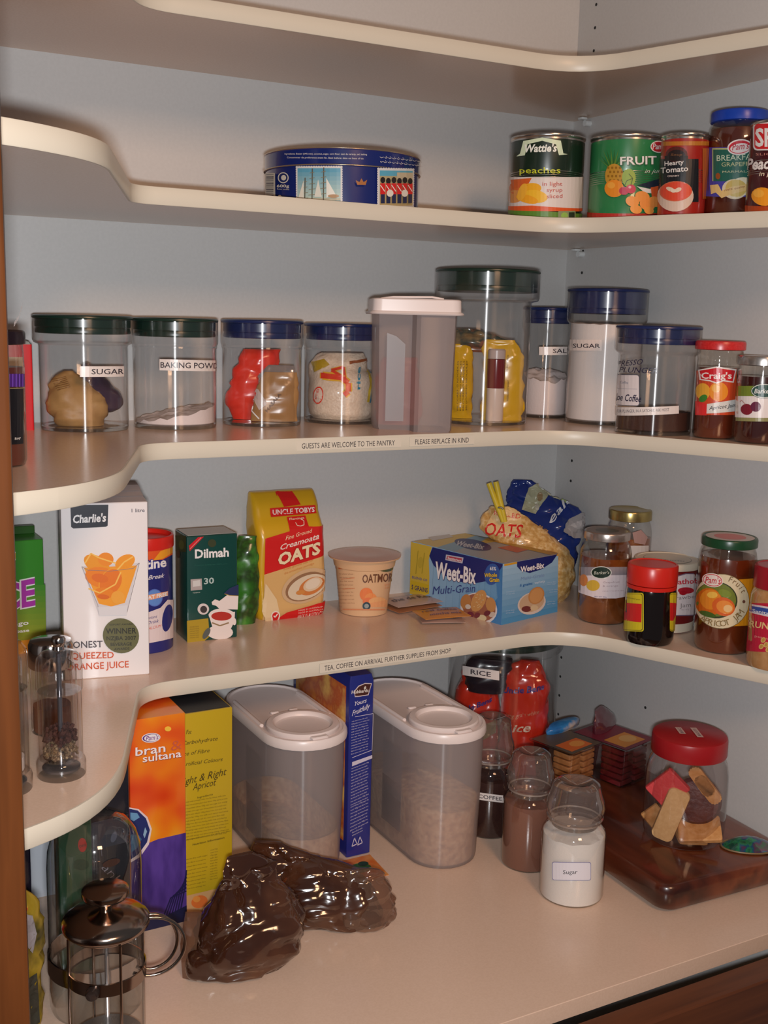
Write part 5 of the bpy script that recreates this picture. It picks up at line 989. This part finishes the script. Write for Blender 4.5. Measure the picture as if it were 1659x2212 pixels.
# cafetiere in front
t = T('coffee_press', 'small glass coffee press with bronze-steel lid and double wire handle', 'coffee press', (-.8548, -.4951, Z5), face(-.8548, -.4951)); t.scale = (1, 1, .945)
DCH = pm('dark_polished_steel', (.36, .29, .25), .16, 1.0)
lathe('glass_beaker', [(.0310, .004), (.0325, .006), (.0330, .012), (.0330, .1490)], clear('press_glass', (.93, .94, .94), .2, 1.5, .03), t, 56, caps=(True, False))
lathe('lid', [(.0300, .1440), (.0340, .1450), (.0345, .1468), (.0372, .1480), (.0385, .1500), (.0385, .1535), (.0365, .1565), (.0300, .1610), (.0200, .1648), (.0100, .1662), (.0045, .1666)], DCH, t, 56)
lathe('knob', [(.0060, .1664), (.0065, .1700), (.0110, .1740), (.0195, .1775), (.0208, .1800), (.0205, .1840), (.0170, .1860), (0, .1866)], DCH, t, 40)
lathe('plunger_rod', [(.0018, .030), (.0018, .166)], CHR, t, 10)
lathe('plunger_mesh', [(.0315, .0280), (.0320, .0300), (.0315, .0330), (.0250, .0350), (.0060, .0370), (0, .0372)], pm('steel_mesh', (.22, .21, .20), .4, .7, bump=(1, .001), scale=900), t, 44)
def fb(z0, z1, R0=.0338):
    lathe('frame_band', [(R0, z0), (R0+.0012, z0+.0004), (R0+.0012, z1-.0004), (R0, z1)], DCH, t, 56, caps=(False, False))
fb(.0960, .1090); fb(.0060, .0110)
for a in (20, 110, 200, 290):
    a = math.radians(a); tube('frame_upright', [(.0345*math.cos(a), .0345*math.sin(a), .008), (.0345*math.cos(a), .0345*math.sin(a), .1440)], .0013, DCH, t, 8)
tube('frame_screw', [(-.0120, -.0330, .1020), (-.0130, -.0375, .1020), (-.0132, -.0395, .1020)], [.0060, .0058, .0048], pm('dark_screw', (.05, .035, .03), .25, .6), t, 16)
for k, (yo, sc_) in enumerate(((-.004, 1.0), (.004, .80))):
    P = []
    for i in range(25):
        a = math.radians(118-i*10.0); P.append((.0350+.0300*sc_*max(-.6, math.cos(a))+.004, yo, .1230+.0300*math.sin(a)*(1.0 if k == 0 else .95)))
    tube('handle_wire', P, .0017, DCH, t, 10)

# frosted cereal keepers
SB = .187
def keeper(x, yf, L, w_, label, inner=None):
    yc = yf+L/2; t = T('cereal_keeper', label, 'food container', (x, yc, Z5), 0, 'frosted cereal keepers with flip lids')
    r = w_/2
    loft('container_body', [stadium(L-.022, r-.010, 0), stadium(L-.016, r-.0075, .002), stadium(L-.014, r-.0065, .008), stadium(L-.008, r-.004, .10), stadium(L-.006, r-.003, .172)], FROST, t, caps=(True, False), smooth=50)
    loft('lid', [stadium(L-.006, r-.0035, .168), stadium(L, r, .1685), stadium(L+.001, r+.0005, .171), stadium(L, r, .1775), stadium(L-.003, r-.0015, .1800), stadium(L-.009, r-.0045, .1802), stadium(L-.011, r-.0055, .1780), stadium(L-.013, r-.0065, .1776)], LID, t, smooth=50)
    cy = -L/2+r+.002
    lathe('pour_cap', [(r-.0095, .1775), (r-.0085, .1790), (r-.0085, .1830), (r-.0100, .1845), (r-.0165, .1848), (r-.0185, .1835), (r-.0200, .1800), (r-.0230, .1792), (0, .1790)], LID, t, 44, 0, cy)
    for s_ in (-1, 1): box('cap_hinge', (.011, .006, .003), (s_*.013, cy+r+.004, .1778), LID, t, .0008)
    box('cap_tongue', (.022, .020, .0035), (0, cy-r+.012, .1795), LID, t, .0012)
    for s_ in (-1, 1): tube('lid_rail', [(s_*(r-.008), cy+r*.4, .1790), (s_*(r-.008), cy+r+.035, .1800), (s_*(r-.009), L/2-r, .1795)], .0028, LID, t, 8)
    for s_ in (-1, 1): box('grip_panel', (.0006, .050, .11), (s_*(r-.0045), -.020, .030), pm('frosted_grip_panel', (.30, .26, .26), .4, alpha=.35), t, .0002)
    return t
keeper(-.535, -.272, .225, .108, 'nearly empty frosted cereal keeper between the yellow box and the blue box')
keeper(-.366, -.328, .235, .106, 'frosted cereal keeper a third full of flakes, beside the glass jars')
FLK = pm('cereal_flakes', (.42, .20, .07), .8, bump=(1, .003), scale=130, noise_col=[(.70, .42, .18), (.88, .66, .38)], nlo=.3, nhi=.7)
def flakes(x, yf, L, w_, h, label, seed):
    r = w_/2; yc = yf+L/2; lp = [stadium(L-.028, r-.013, .0022), stadium(L-.022, r-.0105, .004), stadium(L-.020, r-.0095, .05)]
    for f, q in ((0, 0), (.2, .004), (.45, .007), (.75, .009), (.98, .010)):
        lp.append([(a*(1-f), b*(1-f), h+q+.004*noise.noise(Vector((a*(1-f)*80+seed, b*(1-f)*80, f)))+.006*math.sin(b*22+seed)) for a, b, c_ in stadium(L-.016, r-.0075, h)])
    o = loft('cereal_flakes', lp, FLK, None, smooth=70); o.location = (x, yc, Z5); stuff(o, label, 'cereal')
flakes(-.366, -.328, .235, .106, .078, 'toasted cereal flakes filling the lower part of the right keeper', 2)
flakes(-.535, -.272, .225, .108, .010, 'last few cereal flakes at the bottom of the left keeper', 5)

# dark blue box between the keepers
BLUE = pm('royal_blue_card', (.014, .022, .19), .3, coat=.4)
t = T('cereal_box', 'narrow royal blue cereal box squeezed between the two cereal keepers', 'box', (-.4635, -.1500, Z5), 0)
loft('carton', [rrect(.032, .168, 0, .002, 3), rrect(.034, .170, .001, .002, 3), rrect(.034, .170, .232, .002, 3), rrect(.030, .166, .240, .002, 3)], BLUE, t, smooth=20)
def Q9(x, y): return 480+x/3.881, 1430+y/3.881
A = box_art('front_print', t, [(745, 1842), (806, 1843), (820, 1456), (743, 1471)], (-.017, .017, 0, .238), frontsurf(.17))
WP = (.60, .55, .66)
A.poly([Q9(1070, 275), Q9(1120, 220), Q9(1200, 188), Q9(1287, 185), Q9(1245, 305), Q9(1130, 325), Q9(1080, 330)], (.65, .55, .55)); A.poly([Q9(1078, 280), Q9(1125, 228), Q9(1200, 196), Q9(1277, 193), Q9(1238, 298), Q9(1130, 317), Q9(1085, 320)], (.06, .015, .012)); A.text('Hubbards', *Q9(1040, 302), *Q9(1245, 272), 8, (.72, .66, .62), .02, .1); A.ell(*Q9(1200, 236), 3, 5, (.6, .55, .5), 30)
A.text('Yours', *Q9(1080, 412), *Q9(1222, 372), 10, (.70, .66, .72), .01, .35); A.text('Fruitfully', *Q9(1050, 505), *Q9(1262, 425), 12, (.70, .66, .72), .01, .35)
P = [Q9(1085, 512), Q9(1302, 478), Q9(1285, 808), Q9(1062, 862)]; A.line(P, 1.2, WP); A.small(13, 750, 1574, 803, 6.0, 2.6, WP, -.2, 3); A.poly([Q9(1062, 898), Q9(1287, 850), Q9(1287, 878), Q9(1062, 932)], WP); A.small(13, 752, 1676, 802, 6.0, 2.6, WP, -.22, 4); A.small(8, 752, 1752, 801, 6.2, 2.6, WP, -.2, 6); A.small(2, 757, 1800, 786, 5, 2.8, WP, -.2, 7)
for a in (1100, 1155): A.line([Q9(a, 1470), Q9(a+25, 1520-5), Q9(a-25, 1525), Q9(a, 1470)], 1.8, WP)
A.done()
box('picture_side', (.0006, .150, .205), (-.0172, 0, .020), pm('orange_food_picture', (.62, .22, .03), .35, noise_col=[(.40, .08, .02), (.70, .42, .10)], scale=26), t, .0001)
t = T('leaflet', 'orange and green printed leaflet poking out from under the blue box', 'leaflet', (-.4750, -.2850, Z5), 0)
mesh('paper', [(-.022, -.008, .0004), (.022, -.012, .0006), (.026, .046, .0004), (-.020, .046, .0004), (-.022, -.008, 0), (.022, -.012, 0), (.026, .046, 0), (-.020, .046, 0)], [(0, 1, 2, 3), (7, 6, 5, 4), (0, 4, 5, 1), (1, 5, 6, 2), (2, 6, 7, 3), (3, 7, 4, 0)], pm('orange_paper', (.62, .14, .02), .4, noise_col=[(.70, .30, .08)], scale=60), t, smooth=0)
A = Art('picture', t, lambda x, y: (x, y), lambda u, v, h: Vector((u, v, .0008+h))); A.ell(-.002, .018, .014, .012, (.04, .16, .03)); A.ell(.006, .026, .007, .006, (.02, .05, .02)); A.done()

# coffee bags
CB = pm('brown_coffee_bag', (.036, .011, .005), .14, coat=1.0, noise_col=[(.11, .040, .017)], scale=14, bump=(.5, .004), detail=3, nlo=.45, nhi=.75)
CBW = clear('bag_seal_film', (.80, .66, .58), .08, 1.5, .06, .30, (.34, .20, .13))
t = T('coffee_bag', 'glossy dark brown bag of ground coffee slumped forward on the counter', 'bag', (-.6860, -.4080, Z5), face(-.686, -.408)+.10)
bagloft('bag_body', [(0, -.010, 0, .048, .016, 0), (.006, -.008, 0, .054, .028, 0), (.028, .002, 0, .058, .036, .05), (.055, .006, .004, .055, .032, .1), (.078, .006, .010, .046, .022, .15), (.096, .002, .014, .034, .011, .2), (.108, .010, .014, .026, .005, .3)], CB, t, rows=54, n=64, amp=.0062, fr=24, seed=81, p=1.1)
loft('side_seal', [[(-.066, -.004, .0), (-.052, -.012, 0), (-.052, -.010, .0006), (-.066, -.003, .0006)], [(-.068, .002, .035), (-.052, -.010, .035), (-.052, -.008, .0355), (-.068, .004, .0355)], [(-.062, .008, .066), (-.046, -.002, .070), (-.046, 0, .0705), (-.062, .010, .0665)]], CBW, t, smooth=0)
bagloft('rolled_top', [(0.092, .000, .010, .030, .007, .3), (.102, .006, .012, .034, .006, .5), (.116, .000, .014, .026, .004, .5), (.124, -.006, .014, .014, .002, .4)], CB, t, rows=20, n=40, amp=.005, fr=40, seed=83)
t = T('coffee_bag', 'second brown coffee bag lying behind, its clear film corner to the right', 'bag', (-.5780, -.3560, Z5), face(-.578, -.356)-.06)
bagloft('bag_body', [(0, .010, 0, .060, .018, 0), (.006, .008, 0, .070, .028, 0), (.026, .000, 0, .074, .034, 0), (.046, -.006, .002, .072, .026, 0), (.062, -.020, .004, .060, .016, 0), (.078, -.044, .006, .036, .010, 0), (.092, -.058, .008, .016, .004, 0)], CB, t, rows=54, n=70, amp=.0068, fr=26, seed=85, p=1.1)
bagloft('clear_corner', [(0, .048, -.002, .034, .016, 0), (.012, .052, -.002, .038, .024, 0), (.034, .052, 0, .036, .024, 0), (.054, .048, .002, .030, .014, 0), (.064, .044, .002, .022, .004, 0)], CBW, t, rows=34, n=46, amp=.006, fr=30, seed=87)

# tall canister with bags of rice at the back
j = canister(-.1600, -.1080, Z5, .0800, .0860, .2500, .2080, LIDG, 'very large clear canister labelled RICE with two red rice bags', None)
tape(j, .0800, .2500, 1003, 1079, 1436, 1456, [('RICE', 1020, 1062)], .155)
for i, (dx, dy, wd, hh, sd, lab) in enumerate(((-.036, -.020, .033, .175, 91, 'left red rice bag inside the large RICE canister'), (.034, -.030, .035, .190, 92, 'right red rice bag with blue lettering inside the large RICE canister'))):
    f = face(-.16, -.108); gx, gy = -.16+dx*math.cos(f)-dy*math.sin(f), -.108+dx*math.sin(f)+dy*math.cos(f)
    t = T('rice_bag', lab, 'bag', (gx, gy, Z5+.0055), f, 'red rice bags in the large canister')
    ob = bagloft('bag_body', [(0, 0, 0, wd*.85, .020, 0), (.02, 0, 0, wd, .028, 0), (.09, 0, 0, wd, .028, 0), (hh*.82, 0, 0, wd*.95, .020, 0), (hh*.95, 0, 0, wd*.7, .010, 0), (hh, .004, 0, wd*.4, .005, 0)], pm('red_rice_film', (.56, .025, .010), .18, coat=.8), t, rows=46, n=44, amp=.0045, fr=26, seed=sd)
    A = Art('printed_film', t, plane_map(t, -.026), castsurf(tri_of(ob)), cell=9); A.cell2 = True
    if i: A.text('Uncle Bens', 1086, 1505, 1176, 1494, 12, (.03, .03, .22), .03, .1); A.text('long grain white', 1092, 1556, 1164, 1544, 8, (.55, .22, .14), .01, .2); A.text('Rice', 1086, 1586, 1146, 1580, 18, (.72, .55, .44), .02, .3)
    else: A.text('Uncle Bens', 984, 1548, 1062, 1520, 11, (.03, .03, .22), .03, .1); A.poly([(1028, 1575), (1046, 1566), (1070, 1562), (1070, 1590), (1036, 1600)], (.30, .30, .12)); A.ell(1012, 1450, 22, 14, (.12, .05, .02), 20)
    A.done()
t = T('black_packet', 'dark packet folded behind the RICE label in the large canister', 'packet', (-.1950, -.1180, Z5+.145), face(-.19, -.12))
bagloft('packet_body', [(0, 0, 0, .030, .016, 0), (.025, 0, 0, .036, .020, 0), (.050, .006, 0, .030, .012, 0)], pm('black_film', (.015, .012, .02), .2), t, rows=16, n=28, amp=.004, seed=95)

# three glass stopper jars
def stopper(x, y, r, H, nk, fillmat, fh, label, flabel, fname, fcat, seed, tilt=(0, 0)):
    t = T('stopper_jar', label, 'jar', (x, y, Z5), face(x, y), 'glass stopper jars in a diagonal row')
    zs = nk-.0145
    lathe('glass_jar', [(r*.86, 0), (r*.96, .0008), (r, .0045), (r, zs-.006), (r*.97, zs), (r*.86, zs+.007), (r*.78, zs+.010), (r*.77, nk-.001), (r*.81, nk)], GLASS, t, 56, caps=(True, False))
    lathe('glass_stopper', [(r*.72, nk-.006), (r*.74, nk+.001), (r*.86, nk+.002), (r*.875, nk+.0045), (r*.84, nk+.006), (r*.90, nk+.012), (r*.91, nk+.018), (r*.87, nk+.026), (r*.80, nk+.032), (r*.72, H-.0045), (r*.62, H-.0015), (r*.50, H), (r*.30, H-.003), (0, H-.006)], STOP, t, 56)
    tube('seal_ring', [(r*.815*math.cos(a*math.pi/20), r*.815*math.sin(a*math.pi/20), nk+.0014) for a in range(40)], .0012, pm('clear_seal', (.34, .27, .23), .3), t, 6, True)
    fill(x, y, Z5+.0012, r*.955, fh, fillmat, flabel, fcat, fname, tilt, .0008, seed, 44); return t
j1_ = stopper(-.2700, -.2440, .0331, .1610, .1010, pm('dark_coffee_grounds', (.040, .008, .005), .75, bump=(.6, .001), scale=500), .076, 'glass stopper jar of dark coffee with a curved COFFEE strip', 'dark ground coffee in the rearmost stopper jar', 'ground_coffee', 'coffee', 3)
tape(j1_, .0331, .1610, 1008, 1086, 1707, 1723, [('LE COFFEE', 1016, 1084)], .13)
stopper(-.2778, -.3430, .0331, .1490, .0990, pm('cocoa_powder', (.25, .095, .060), .85, bump=(.3, .0006), scale=400), .083, 'glass stopper jar of pinkish brown drinking chocolate without a label', 'pinkish brown drinking chocolate in the middle stopper jar', 'drinking_chocolate', 'cocoa', 4)
j3_ = stopper(-.2768, -.4318, .0384, .1440, .0960, SUG, .0800, 'glass stopper jar of white sugar with a small Sugar label', 'white sugar in the front stopper jar', 'sugar', 'sugar', 5, (.002, .001))
A = cyl_art('front_label', j3_, .0384, .144, cell=7)
A.rr(1194, 1861, 1275, 1901, 4, (.16, .16, .35)); A.rr(1195, 1862, 1274, 1900, 4, (.72, .70, .76)); A.text('Sugar', 1217, 1887, 1247, 1886, 8.5, (.03, .03, .04), .0); A.done()

# wooden board with the biscuit jar
BRD = pm('dark_red_timber', (.030, .006, .003), .28, coat=.5, noise_col=[(.10, .020, .007), (.17, .040, .012), (.055, .010, .004)], scale=13, stretch=(1, .16, 1), detail=5)
t = T('chopping_board', 'thick dark red timber board with rounded edges under the biscuit jar', 'board', (-.1045, -.3640, Z5), math.radians(-2))
bo = lambda z, o: rrect(.214+o, .335+o, z, .020, 8)
loft('timber', [bo(.0022, -.016), bo(.006, -.006), bo(.014, -.001), bo(.026, 0), bo(.033, -.002), bo(.0365, -.006), bo(.0378, -.012)], BRD, t, smooth=60)
for a, b in ((-.07, -.12), (.07, -.12), (-.07, .12), (.07, .12)): lathe('foot', [(.008, 0), (.009, .0005), (.009, .0024)], pm('board_foot', (.03, .02, .02), .6), t, 16, a, b)
ZB_ = Z5+.0378
t = T('biscuit_jar', 'clear plastic biscuit jar with big red screw lid on the timber board', 'jar', (-.1008, -.4324, ZB_), face(-.1008, -.4324))
lathe('jar_body', [(.042, .0006), (.0465, .0015), (.0500, .008), (.0508, .020), (.0508, .070), (.0500, .088), (.0475, .100), (.0435, .108), (.0430, .116)], clear('biscuit_jar_plastic', (.93, .90, .90), .05, 1.5, .03), t, 56, caps=(True, False))
lathe('lid', [(.0430, .1120), (.0462, .1124), (.0468, .1138), (.0466, .1320), (.0455, .1355), (.0430, .1370), (0, .1372)], pm('deep_red_lid', (.33, .008, .012), .35), t, 56)
A = Art('lid_label', t, lambda x, y: (x, y), topsurf(.1376), base=.0001)
for cx_, tt in ((-.012, 'BISC'), (.008, 'BISCUITS')):
    L_ = .0115 if tt == 'BISC' else .0165
    P = lambda a, b: (cx_+a*.90-b*.30, .002+b*.95+a*.25)
    A.poly([P(-.0042, -L_), P(.0042, -L_), P(.0042, L_), P(-.0042, L_)], (.60, .42, .38)); A.text(tt, *P(.002, -L_*.75), *P(.002, L_*.75), .0035, (.08, .06, .10), .01, 0, (-.95, -.2))
A.done()
fz = face(-.1008, -.4324)
def bis(name, label, u, dpt, z, builder, rot=(0, 0, 0)):
    x = -.1008+u*math.cos(fz)-dpt*math.sin(fz); y = -.4324+u*math.sin(fz)+dpt*math.cos(fz)
    t = T(name, label, 'biscuit', (x, y, ZB_+z), 0, 'mixed biscuits in the red lidded jar'); t.rotation_euler = Matrix.Rotation(fz, 3, 'Z').to_3x3().to_4x4().to_3x3().copy().to_euler()
    m = Matrix.Rotation(fz, 3, 'Z') @ Matrix.Rotation(rot[1], 3, 'Y') @ Matrix.Rotation(rot[0], 3, 'X') @ Matrix.Rotation(rot[2], 3, 'Z'); t.rotation_euler = m.to_euler(); builder(t)
SHO = pm('shortbread', (.62, .38, .16), .75, bump=(.4, .001), scale=200, noise_col=[(.68, .44, .20)]); CRK = pm('golden_cracker', (.50, .22, .06), .7, bump=(.4, .001), scale=120, noise_col=[(.62, .32, .12)]); PNK = pm('pink_wafer', (.62, .055, .06), .7, bump=(.7, .001), scale=260); CHO = pm('chocolate_biscuit', (.085, .022, .018), .5, bump=(.8, .003), scale=90, noise_col=[(.13, .04, .03)])
bis('shortbread_finger', 'pale shortbread finger standing at the front of the biscuit jar', -.016, -.036, .040, lambda t: loft('finger', [[(x, y, z) for x, z, y in rrect(.026, .070, 0, .007, 5)], [(x, y, z) for x, z, y in rrect(.028, .072, .003, .008, 5)], [(x, y, z) for x, z, y in rrect(.026, .070, .010, .007, 5)]], SHO, t), (0, .30, 0))
bis('pink_wafer', 'bright pink wafer slab at the upper left of the biscuit jar', -.022, -.028, .072, lambda t: box('wafer', (.036, .010, .042), (0, 0, -.021), PNK, t, .0012), (.1, .75, 0))
bis('chocolate_biscuit', 'round lumpy chocolate biscuit in the middle of the jar', .014, -.022, .058, lambda t: lathe('round', [(.010, -.006), (.026, -.004), (.030, 0), (.026, .005), (.010, .007)], CHO, t, 30), (1.45, .2, 0))
for i, (u, z, ry, lb) in enumerate(((.018, .0860, .9, 'upper ridged golden cracker leaning at the top right of the biscuit jar'), (.026, .0770, .85, 'lower ridged golden cracker leaning at the top right of the biscuit jar'))):
    bis('oval_cracker', lb, u, -.026, z, lambda t: loft('cracker', [[(x*(1+.05*(k % 2)), y, z_*(1+.03*(k % 2))) for k, (x, z_, y) in enumerate(rrect(.040, .016, yy, .007, 6))] for yy in (-.003, 0, .003)], CRK, t), (0, ry, 0))
bis('square_biscuit', 'tan square biscuit lying at the lower right of the jar', .020, -.026, .0200, lambda t: [box('biscuit', (.052, .036, .008), (0, 0, 0), CRK, t, .0015)], (.55, -.1, .1))
bis('square_biscuit', 'small tan biscuit on the floor of the jar', .010, -.022, .0060, lambda t: [box('biscuit', (.036, .030, .007), (0, 0, 0), CRK, t, .0015)], (.08, .05, .3))
bis('square_biscuit', 'dark tan biscuit on edge at the left of the jar', -.034, -.012, .024, lambda t: [box('biscuit', (.030, .007, .026), (0, 0, -.013), CRK, t, .0015)], (0, .8, 0))

# shell beside the jar
t = T('paua_shell', 'shiny green blue shell lying on the board beside the biscuit jar', 'shell', (-.0500, -.4950, ZB_), math.radians(-28))
V = []; F = []; n = 26; m = 9
IR = pm('iridescent_shell', (.02, .10, .07), .14, .55, coat=1, noise_col=[(.03, .30, .12), (.02, .10, .22), (.16, .05, .12), (.05, .22, .10)], scale=55, bump=(.5, .002), detail=3)
lp = []
for k in range(m):
    f = 1-k/(m-1)*.98; lp.append([(.034*f*math.cos(2*math.pi*i/n), .020*f*math.sin(2*math.pi*i/n), .0015+.0125*(1-f*f)+.0006*math.sin(9*i*2*math.pi/n)*f) for i in range(n)])
loft('shell_body', lp, IR, t, smooth=60)
tube('shell_rim', [(.0345*math.cos(2*math.pi*i/30), .0205*math.sin(2*math.pi*i/30), .0018) for i in range(30)], .0012, pm('brown_shell_rim', (.20, .13, .06), .4), t, 6, True)

# clear trays of stacked crackers on the back of the board
TRC = clear('tray_film', (.86, .80, .80), .10, 1.6, .05)
def snack(x, y, rot, w_, d, h, col, lid, label, word, n=6, lines=(.6, .2, .05)):
    t = T('snack_tray', label, 'snack pack', (x, y, ZB_), rot, 'clear snack trays behind the biscuit jar')
    loft('clear_tray', [rrect(w_-.010, d-.010, .0004, .006), rrect(w_, d, h, .006), rrect(w_+.008, d+.008, h+.0004, .006), rrect(w_+.008, d+.008, h+.0014, .006)], TRC, t, caps=(True, True), smooth=30)
    A = Art('tray_lid_print', t, lambda a, b: (a, b), topsurf(h+.0015), base=.0002)
    A.poly([(-w_*.5, -d*.5), (w_*.5, -d*.5), (w_*.5, d*.5), (-w_*.5, d*.5)], lid[0]); A.poly([(-w_*.40, -d*.42), (w_*.30, -d*.42), (w_*.30, -d*.02), (-w_*.40, -d*.02)], lid[1]); A.ell(w_*.05, -d*.22, w_*.2, d*.13, lid[2]); A.done()
    for sx in (-1, 1):
        for k in range(n):
            c0 = T('cracker', '%s square slab in the %s stack of the %s snack tray' % (('lowest', 'second lowest', 'third lowest', 'third highest', 'second highest', 'topmost')[k], ('left', 'right')[sx > 0], word), 'cracker', (0, 0, 0), 0, 'stacked crackers in the %s snack tray' % word)
            a, b = sx*w_*.235, -d*.20; c0.location = (x+a*math.cos(rot)-b*math.sin(rot), y+a*math.sin(rot)+b*math.cos(rot), ZB_+.0015+k*(h-.004)/n); c0.rotation_euler = (0, 0, rot+.05*math.sin(k*2.1+sx))
            box('cracker_slab', (w_*.40, d*.40, (h-.004)/n-.0022), (0, 0, 0), col, c0, .0008)
rt = math.radians(14)
snack(-.1330, -.2300, rt, .066, .072, .058, CRK, ((.10, .08, .06), (.62, .14, .02), (.70, .30, .06)), 'left clear snack tray of golden crackers with an orange label', 'orange labelled')
snack(-.0560, -.2420, rt, .070, .090, .058, pm('dark_red_wafer', (.20, .012, .016), .5, noise_col=[(.10, .008, .01)], scale=30), ((.16, .012, .03), (.55, .22, .02), (.60, .35, .10)), 'right clear snack tray of dark red wafers under a gold label', 'gold labelled')
t = T('snack_pouch', 'blue wrapped snack pack lying on top behind the left tray', 'packet', (-.1090, -.1900, ZB_+.0600), rt)
bagloft('pouch_body', [(0, 0, 0, .036, .010, 0), (.006, 0, 0, .038, .012, 0), (.011, 0, 0, .030, .008, 0)], pm('blue_snack_film', (.02, .12, .36), .2, noise_col=[(.03, .20, .48), (.5, .42, .35)], scale=30), t, rows=10, n=30, amp=.002, seed=97)
t = T('snack_pouch', 'clear plastic lid flap standing up between the snack trays and the wall', 'packet', (-.0460, -.2080, ZB_+.0600), rt+.3)
bagloft('pouch_body', [(0, 0, 0, .040, .012, 0), (.010, -.004, 0, .040, .010, 0), (.024, -.014, .002, .026, .005, 0), (.033, -.022, .004, .014, .002, 0)], clear('pink_film_clear', (.72, .50, .52), .10, 1.6, .08, .35, (.30, .06, .10)), t, rows=14, n=30, amp=.002, seed=98)
